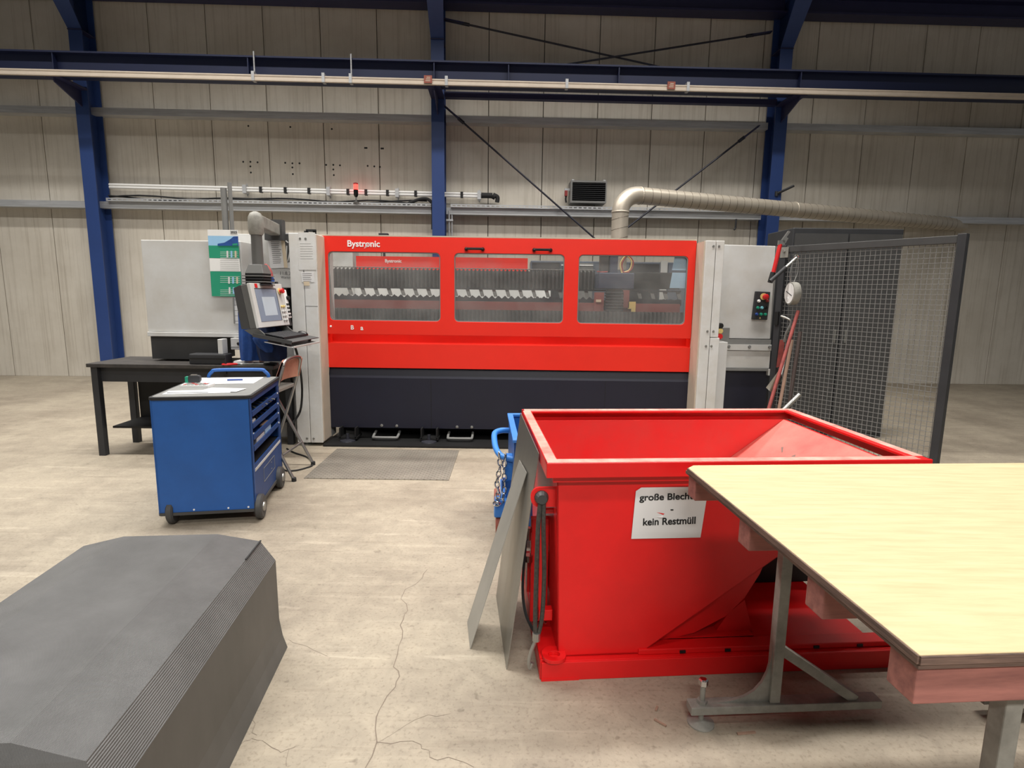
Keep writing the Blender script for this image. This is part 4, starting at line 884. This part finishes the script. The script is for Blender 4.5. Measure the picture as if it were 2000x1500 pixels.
TR = Matrix.Translation((-2.19,5.19,1.228)) @ Matrix.Rotation(R(-4),4,'Z') @ Matrix.Rotation(R(10),4,'Y')     # x out to the operator, y along the tray
MB(TR).bx(.0,.345,-.285,.285,-.006,.0).bx(.0,.345,-.289,-.283,-.02,.012).build('keyboard_tray', 'dark_grey', cs)
MB(TR).bx(.10,.36,-.27,.28,-.05,-.044).bx(.355,.362,-.27,.28,-.05,-.036).build('lower_tray', 'light_grey', cs)
MB(TR).bx(.25,.28,-.27,-.26,-.044,-.006).bx(.25,.28,.26,.27,-.044,-.006).build('tray_spacer', 'dark_grey', cs)
kb = MB(TR).bx(.07,.255,-.245,.21,.0005,.016).build('keyboard', 'black_gloss', None, label='black keyboard on the console tray', cat='keyboard')
b = MB(TR)
for i in range(6):
    for j in range(20): b.bx(.078+i*.029,.102+i*.029,-.238+j*.0222,-.219+j*.0222,.016,.021)
b.build('keys', 'charcoal', kb, kind='stuff')
M = TR @ Matrix.Translation((.20,.25,.0005)); 
rows = []
for i in range(9):
    a = math.pi*i/8; x = -.05*math.cos(a); w = .033*math.sin(a)**.5 if 0 < i < 8 else .002; h = .035*math.sin(a)**.7 if 0 < i < 8 else .002
    rows.append([(x, w*math.cos(math.pi*k/8), h*math.sin(math.pi*k/8)) for k in range(9)])
MB(M).grid(rows).build('computer_mouse', 'black_gloss', None, smooth=True, label='black computer mouse beside the keyboard', cat='mouse')
MB().tube(smooth_path([P(575,676,5.2),P(580,690,5.25),P(586,720,5.4),P(590,760,5.55),P(587,800,5.6),P(575,822,5.6),P(564,833,5.55)]), .011, 8).build('hanging_cable', 'rubber', None, smooth=True, label='black cable hanging in a bow beside the left post', cat='cable')
fp = [F(x,y,.008) for x,y in ((545,905),(556,918),(575,919),(597,914),(611,907),(600,893),(575,884),(560,876))]
MB().tube(smooth_path(fp), .007, 6).build('floor_cable', 'rubber', None, smooth=True, label='black cable curling on the floor round the stool foot', cat='cable')
# ---- papers on the machine's left housing
def sheet(name, px, Y, mt, label, cat, th=.002):
    q = [P(x, y, Y) for x, y in px]; q2 = [p+V((0,-th,0)) for p in q]
    return MB().hexa(q, q2).build(name, mt, None, label=label, cat=cat), q
def lines(o, q, n, mt='print_grey', y=-.0025, m=(.22,.15), w=.35):
    b = MB()
    for k in range(n):
        t = m[1]+(1-2*m[1])*k/(n-1); a = q[0].lerp(q[3], t); c = q[1].lerp(q[2], t); d = c-a; f = m[0]; e = 1-m[0]*.4-random.uniform(0, .25); h = (q[3]-q[0])*(w*(1-2*m[1])/n)
        b.add([a+d*f+V((0,y,0)), a+d*e+V((0,y,0)), a+d*e+h+V((0,y,0)), a+d*f+h+V((0,y,0))], [(0,1,2,3)])
    b.build('print', mt, o)
o, q = sheet('photo_print', [(553,455),(573,455),(575,524),(556,524)], 6.017, 'paper', 'printed dark photograph hung beside the white list on the machine', 'photo')
MB().hexa(*[[P(x,y,6.0135+d) for x,y in ((554,457),(571,457),(572,512),(556,512))] for d in (0,.001)]).build('picture', 'dark_grey', o)
for a in ((558,470,563,474),(560,480,559,508),(567,488,562,511)):
    MB().bar(P(a[0],a[1],6.012),P(a[2],a[3],6.012),.012,.002,up=(0,1,0)).build('print', 'light_grey', o)
o, q = sheet('document', [(521,453),(548,454),(558,523),(528,524)], 6.008, 'paper', 'white printed list held by a black magnet on the machine', 'paper'); lines(o, q, 14)
MB().hexa(*[[P(x,y,6.004+d) for x,y in ((547,453),(554,453),(562,523),(555,523))] for d in (0,.001)]).build('folded_edge', 'paper_old', o)
p = P(543,457,6.004); MB().lathe([(.017,0),(.017,.01),(.012,.014)], p, (0,-1,0), 14).build('magnet', 'black', None, label='round black magnet on the white list', cat='magnet')
o, q = sheet('taped_form', [(582,454),(615,454),(618,527),(584,527)], 5.849, 'post_grey', 'faded form in a clear sleeve taped on the left post', 'paper'); lines(o, q, 7, 'mid_grey', m=(.1,.3), w=.12)
o, q = sheet('note', [(588,532),(613,531),(614,551),(590,551)], 5.849, 'paper', 'small white note stuck on the left post', 'note'); lines(o, q, 5, 'print_grey', m=(.1,.12))
text('Not Ausgang', .08, facing(P(605,533,5.846)), 'print_black', o) if False else None
sheet('tape_tab', [(593,550),(604,550),(605,558),(594,558)], 5.846, 'paper_old', 'cream tape tab under the small white note', 'tape')
text('11.8.20', .13, facing(P(559,534,6.018)), 'print_grey', lh, name='handwriting'); text('Wartung', .12, facing(P(560,541.5,6.018)), 'print_grey', lh, name='handwriting')
MB().tube(smooth_path([P(518,518,5.5),P(524,524,5.48),P(528,532,5.47),P(530,541,5.46)]), .018, 8).build('red_lanyard', 'red_dull', None, smooth=True, label='red cord hanging behind the console neck', cat='cord')
# ---- grey control cabinet with calendar at the left
cb = thing('control_cabinet', 'grey control cabinet carrying the green calendar, behind the jackets', 'cabinet', (-3.0, 5.85, .9))
MB().bx(-3.55,-2.60,5.62,6.0,1.19,2.06).build('body', 'light_grey', cb, bevel=.006)
MB().bx(-3.55,-2.56,5.60,6.0,1.145,1.188).build('ledge', 'light_grey', cb, bevel=.004)
dr = MB().bx(-2.72,-2.47,5.55,6.0,1.03,1.14).build('drawer', 'light_grey', cb, bevel=.005)
MB().lathe([(.014,0),(.016,.012),(.01,.018)], (-2.64,5.55,1.09), (0,-1,0), 12).build('drawer_lock', 'black', dr)
MB().bx(-2.72,-2.47,5.545,5.555,1.055,1.06).build('drawer_lip', 'mid_grey', dr)
MB().bx(-3.55,-2.9,5.65,6.0,.92,1.14).build('plinth', 'dark_grey', cb)
o, q = sheet('document', [(455,580),(470,580),(471,632),(458,632)], 5.612, 'paper', 'white form on the cabinet under the calendar', 'paper'); lines(o, q, 5, 'print_grey', m=(.1,.1), w=.08)
MB().bar(P(455.5,580,5.60),P(458,632,5.60),.012,.006,up=(0,1,0)).build('clip_rail', 'mid_grey', o)
cl = thing('wall_calendar', 'green and white wall calendar with blue picture and year 2025', 'calendar', (-2.70, 5.6, 1.55))
XL = -2.895
def cpage(nm, mt, y0, y1, xr0, xr1, Y=5.60, xl=XL):
    a = P(450, y0, Y).z; c = P(450, y1, Y).z; r0 = P(xr0, y0, Y).x; r1 = P(xr1, y1, Y).x
    return MB().hexa([(xl,Y,c),(r1,Y,c),(r0,Y,a),(xl,Y,a)], [(xl,Y-.003,c),(r1,Y-.003,c),(r0,Y-.003,a),(xl,Y-.003,a)]).build(nm, mt, cl)
cpage('header', 'white', 449, 461, 464, 465); text('2025', .062, facing(P(456.5,453.5,5.595)), 'print_black', cl, thick=.015)
cpage('picture_sky', 'sky_print', 461, 480, 465, 466)
a = P(440,476,5.595); MB().add([P(x,y,5.594) for x,y in ((425,480),(425,476),(438,474),(450,467),(456,462),(465,461.5),(466,480))], [(0,1,2,3,4,5,6)]).build('picture_hill', 'blue_print', cl)
MB().add([P(x,y,5.593) for x,y in ((454,476),(464,475),(464,479),(454,479.5))], [(0,1,2,3)]).build('logo', 'green_print', cl)
pages = [cpage('month_page', 'green_print', 480, 504.5, 466.5, 467.5), cpage('month_page', 'white', 505, 530, 467.8, 470), cpage('month_page', 'green_print', 530.5, 579, 470.3, 472.5)]
def cells(y0, y1, mt, rows, cols=(443, 452, 460)):
    b = MB()
    for k in range(rows):
        y = y0+(y1-y0)*k/(rows-1); c = P(430,y,5.594); d = P(464+(y-480)*.07,y,5.594); b.add([c,d,d+V((0,0,-.0025)),c+V((0,0,-.0025))],[(0,1,2,3)])
    return b.build('grid_lines', mt, cl)
cells(492, 503, 'white', 4); cells(540, 551, 'white', 4); cells(566, 576, 'white', 4); cells(508, 527, 'print_grey', 6)
for y0 in (490, 541, 561):
    for x, mt in ((444,'paper'),(452,'sky_print'),(460,'paper_old')):
        xx = x+(y0-490)*.06; MB().add([P(xx-1.6,y0,5.5935),P(xx+1.6,y0,5.5935),P(xx+2,y0+13,5.5935),P(xx-1.4,y0+13,5.5935)],[(0,1,2,3)]).build('figures', mt, cl)
MB().tube([(-2.69,5.66,2.06),(-2.69,5.66,2.6)], .02, 8).tube([(-2.75,5.66,2.06),(-2.75,5.66,2.55)], .03, 8).build('cabinet_conduit', 'mid_grey', cb)
# ---- workbench with things on it
wbn = thing('workbench', 'dark workbench behind the tool trolley', 'workbench', (-3.1, 5.65, 0))
MB().bx(-4.0,-2.24,5.36,6.0,.865,.90).build('worktop', 'bench_top', wbn, bevel=.004)
for x in (-3.95,-2.32):
    for y in (5.42,5.92): MB().bx(x-.03,x+.03,y-.03,y+.03,0,.865).build('leg', 'charcoal', wbn)
MB().bx(-3.92,-2.35,5.44,5.46,.72,.865).build('apron', 'charcoal', wbn); MB().bx(-3.9,-2.34,5.5,5.95,.25,.27).build('shelf', 'black', wbn); MB().bx(-3.9,-2.3,5.93,5.95,.27,.86).build('back_panel', 'black', wbn)
MB().bx(-2.74,-2.68,5.35,5.37,.82,.875).build('clamp', 'black', wbn)
MB().bx(-2.60,-2.48,5.62,5.74,.9005,1.0).build('carton', 'cardboard', None, bevel=.003, label='small worn carton on the workbench left of the jackets', cat='box')
t = thing('tool_case', 'dark tool case standing on the workbench left of the carton', 'case', (-2.86,5.50,.9005)); MB().bx(-3.05,-2.70,5.40,5.53,.9005,1.0).build('body', 'charcoal', t, bevel=.01); MB().bx(-3.04,-2.71,5.392,5.40,.955,.965).build('lid_seam', 'black', t); MB().bx(-2.78,-2.735,5.42,5.52,1.0,1.14).build('file_box', 'light_grey', t, bevel=.004)
MB().hexa([(-2.66,5.45,.9005),(-2.53,5.50,.9005),(-2.47,5.60,.9005),(-2.60,5.58,.9005)], [(-2.655,5.455,.93),(-2.54,5.50,.925),(-2.48,5.595,.94),(-2.60,5.575,.945)]).build('folded_cloth', 'white', None, label='crumpled white cloth on the workbench', cat='cloth')
def scissors(x, y, rz, mt, label):
    M = RZ(x, y, rz, .9008); t = thing('pliers', label, 'pliers', M, 'pliers on the workbench')
    for s in (-1, 1):
        MB(M).tube(smooth_path([(0,.01*s,.008),(.05,.03*s,.008),(.10,.035*s,.008),(.13,.015*s,.008)],4), .008, 6).build('handle', mt, t); 
    MB(M).bx(-.06,.01,-.012,.012,.002,.014).build('jaw', 'steel', t)
scissors(-2.60,5.415,200,'red_plastic','red-handled pliers lying nearest the front edge of the workbench'); scissors(-2.50,5.44,170,'white','white-handled pliers lying under the jackets')
for k,(x,y,a,l) in enumerate(((-2.42,5.43,12,'long'),(-2.36,5.46,-18,'short'))):
    MB(RZ(x,y,a,.9)).cyl((-.13,0,.009),(.06,0,.009),.007,8).cyl((.06,0,.014),(.15,0,.014),.014,8).build('screwdriver', 'dark_grey' if k else 'steel', None, label=f'{l} screwdriver lying on the workbench front', cat='screwdriver')
# ---- jackets hanging from the console
def garment(rings, mt, name, label, nf=7, amp=.1, th=0):
    rows = []
    for i, (c, a, bb) in enumerate(rings):
        r = []
        for k in range(36):
            an = 2*math.pi*k/36; f = 1+amp*math.sin(nf*an+i*.55+th)+amp*.5*math.sin(3*an-i*.8)
            r.append((c.x+a*f*math.cos(an), c.y+bb*f*math.sin(an), c.z))
        rows.append(r)
    b = MB(); b.grid(rows, closed=True); n = len(b.v); b.f += [tuple(range(35,-1,-1)), tuple(range(n-36,n))]
    return b.build(name, mt, None, smooth=True, label=label, cat='jacket')
J = lambda x,y: P(x,y,5.47)
garment([(J(486,578),.02,.03),(J(484,590),.06,.05),(J(483,610),.075,.07),(J(485,635),.075,.075),(J(488,660),.085,.08),(J(490,685),.09,.08),(J(489,703),.085,.075)], 'jacket', 'work_jacket', 'bright blue work jacket hanging behind the console', 7, .10)
J = lambda x,y: P(x,y,5.40)
garment([(J(520,625),.05,.03),(J(524,640),.10,.06),(J(530,655),.13,.075),(J(532,675),.135,.08),(J(533,690),.13,.08),(J(534,704),.12,.07)], 'jacket_dark', 'work_trousers', 'dark blue work clothes hanging under the console tray', 9, .08, 1)
J = lambda x,y: P(x,y,5.33)
garment([(J(505,650),.03,.03),(J(508,662),.06,.05),(J(516,670),.075,.05),(J(522,680),.06,.04),(J(526,688),.03,.02)], 'jacket', 'jacket_sleeve', 'blue sleeve bunched below the console bracket', 5, .12, 2)
J = lambda x,y: P(x,y,5.5)
garment([(J(527,538),.02,.02),(J(528,546),.035,.03),(J(528,556),.04,.035),(J(526,566),.04,.035)], 'jacket', 'blue_cloth', 'blue cloth peeking out right of the console neck', 5, .08)
# ================================================================== mesh fence with tools on the right
S0 = P(1523, 600, 5.75); FN = RZ(S0.x, S0.y, -56)
fe = thing('mesh_fence', 'dark wire mesh fence panel with hanging tools right of the machine', 'fence', FN)
MB(FN).bx(-.03,.03,-.03,.03,0,2.10).build('post', 'charcoal', fe, bevel=.004); MB(FN).bx(1.42,1.48,-.03,.03,0,2.10).build('post', 'charcoal', fe, bevel=.004)
MB(FN).bx(.03,1.42,-.02,.02,2.03,2.09).build('rail', 'dark_grey', fe, bevel=.004); MB(FN).bx(.03,1.42,-.015,.015,.10,.14).build('rail', 'dark_grey', fe)
b = MB(FN)
for i in range(34): b.bx(.05+i*.041,.054+i*.041,-.002,.002,.14,2.03)
for i in range(46): b.bx(.03,1.42,-.004,-.001,.16+i*.041,.164+i*.041)
b.build('wire_mesh', 'mid_grey', fe, kind='stuff')
MB(FN).bx(-.02,.06,-.034,-.03,1.98,2.08).lathe([(.012,0),(.01,.01)],(.02,-.034,2.04),(0,-1,0),8).build('corner_plate', 'grey_paint', fe); MB(FN).bx(-.02,.02,-.05,-.03,1.33,1.46).build('latch', 'black', fe)
t = thing('bolt_cutter', 'bolt cutter with red handle hanging on the fence post', 'bolt cutter', P(1508,552,5.55))
Yb = 5.56
MB().tube([P(1524,477,Yb),P(1510,534,Yb)], .019, 10).build('handle', 'red_plastic', t, smooth=True); MB().tube([P(1510,532,Yb),P(1504,552,Yb)], .024, 10).build('grip', 'black', t, smooth=True)
MB().tube([P(1505,549,Yb-.03),P(1535,522,Yb-.03)], .019, 10).build('grip', 'charcoal', t, smooth=True)
MB().tube([P(1535,522,Yb-.03),P(1556,503,Yb-.03)], .014, 10).build('handle', 'steel', t, smooth=True)
MB().bar(P(1520,474,Yb),P(1532,474,Yb),.04,.03,up=(0,1,0)).bar(P(1528,470,Yb),P(1541,452,Yb),.018,.03,up=(0,1,0)).bar(P(1530,474,Yb),P(1536,464,Yb),.03,.03,up=(0,1,0)).build('jaw', 'steel', t)
MB().tube([P(1556+4*math.cos(2*math.pi*k/12),502+4*math.sin(2*math.pi*k/12),Yb-.03) for k in range(12)], .006, 6, closed=True).build('hang_ring', 'chrome', t)
G = P(1542,573,5.52); ax = V((-1,.02,.0)).normalized()
t = thing('dial_scale', 'round dial gauge in a steel case hanging on the fence', 'gauge', G-V((0,0,.1)))
MB().lathe([(.07,-.075),(.102,-.065),(.107,-.05),(.107,.0),(.098,.004)], G, ax, 28).build('case', 'grey_paint', t, smooth=True); MB().lathe([(.094,.003),(.094,.0055)], G, ax, 28).build('dial_face', 'white', t)
s_ = ax.cross(V((0,0,1))).normalized(); u_ = s_.cross(ax)
MB().bar(G+ax*.007-s_*.06-u_*.02, G+ax*.007+s_*.06+u_*.02, .006, .002, up=ax).build('pointer', 'print_black', t)
MB().lathe([(.02,.006),(.018,.009)], G-u_*.055+s_*.02, ax, 12).build('adjuster', 'light_grey', t)
MB().tube(smooth_path([G+V((0,0,.1)), G+V((-.01,0,.19)), G+V((.01,0,.3)), G+V((.05,0,.32)), G+V((.06,0,.2)), G+V((.03,0,.1))]), .004, 6).build('hanger_wire', 'steel', t)
def pole(a, b2, r, mt, name, label, parts=None):
    a, b2 = V(a), V(b2); d = (b2-a).normalized(); foot = b2 + d*((.02-b2.z)/d.z)
    t = thing(name, label, 'tool', foot, 'tools leaning on the fence'); MB().tube([a, b2, foot], r, 10).build('shaft', mt, t, smooth=True); return t, foot, d
t, f, d = pole(P(1559,607,5.48), P(1500,803,5.25), .016, 'red_handle', 'broom', 'broom with long reddish wooden handle leaning on the fence'); MB().box(f+V((0,0,.03)), (.30,.06,.06)).build('broom_head', 'dark_handle', t)
t, f, d = pole(P(1547,664,5.46), P(1521,800,5.30), .015, 'wood_handle', 'rake', 'rake with shorter pale wooden handle leaning on the fence'); MB().box(f+V((.02,0,.02)), (.28,.04,.03)).build('rake_head', 'dark_grey', t)
t, f, d = pole(P(1563,648,5.40), P(1540,800,5.28), .017, 'dark_handle', 'scraper', 'long dark tool handle at the far right of the fence'); MB().box(f+V((0,0,.05)), (.16,.02,.1)).build('scraper_blade', 'dark_grey', t)
t = thing('hand_shovel', 'short red-brown shovel with bent steel grip hanging on the fence', 'shovel', P(1518,718,5.56))
MB().tube(smooth_path([P(1525,617,5.58),P(1538,622,5.55),P(1545,628,5.54),P(1541,640,5.54),P(1535,652,5.55),P(1531,668,5.56)]), .011, 8).build('grip', 'steel', t, smooth=True)
MB().hexa([P(x,y,5.57) for x,y in ((1516,718),(1527,716),(1533,664),(1523,664))], [P(x,y,5.555) for x,y in ((1516,718),(1527,716),(1533,664),(1523,664))]).build('blade', 'red_handle', t)
t = thing('steel_shovel', 'shovel with bright steel blade behind the broom handles', 'shovel', P(1505,765,5.45))
MB().hexa([P(x,y,5.46) for x,y in ((1496,757),(1507,767),(1529,742),(1524,720))], [P(x,y,5.445) for x,y in ((1496,757),(1507,767),(1529,742),(1524,720))]).build('blade', 'chrome', t); MB().tube([P(1525,735,5.46),P(1536,690,5.5)], .014, 8).build('socket', 'steel', t)
MB().tube([P(1528,803,5.2),P(1562,770,5.2)], .02, 10).tube([P(1528,803,5.2),P(1500,835,5.2)], .02, 10).build('steel_tube', 'steel', None, smooth=True, label='short steel tube slanting just above the skip rim', cat='tube')
# dark cabinet behind the fence
dk = thing('storage_cabinet', 'dark storage cabinet behind the mesh fence', 'cabinet', (3.7, 6.85, 0))
MB().bx(3.08,4.3,6.55,7.2,0,2.36).build('body', 'charcoal', dk, bevel=.01); MB().bx(3.1,3.68,6.53,6.55,.06,2.3).build('door', 'dark_grey', dk); MB().bx(3.7,4.28,6.53,6.55,.06,2.3).build('door', 'dark_grey', dk)
MB().bx(3.62,3.64,6.51,6.53,1.1,1.25).build('handle', 'steel', dk); MB().bx(3.74,3.76,6.51,6.53,1.1,1.25).build('handle', 'steel', dk)
bpy.context.view_layer.update()

# ---- wood slivers dropped by the table
for k, (a, c, lab) in enumerate((((1278,1405),(1301,1418),'long thin wood sliver on the floor before the table foot'), ((1281,1388),(1284,1380),'tiny wood chip on the floor beside the long sliver'), ((1440,1433),(1475,1430),'pale wood sliver on the floor right of the table foot'))):
    MB().bar(F(*a,.004), F(*c,.004), .008, .006).build('wood_sliver', 'wood_handle', None, label=lab, cat='sliver', group='wood slivers on the floor')
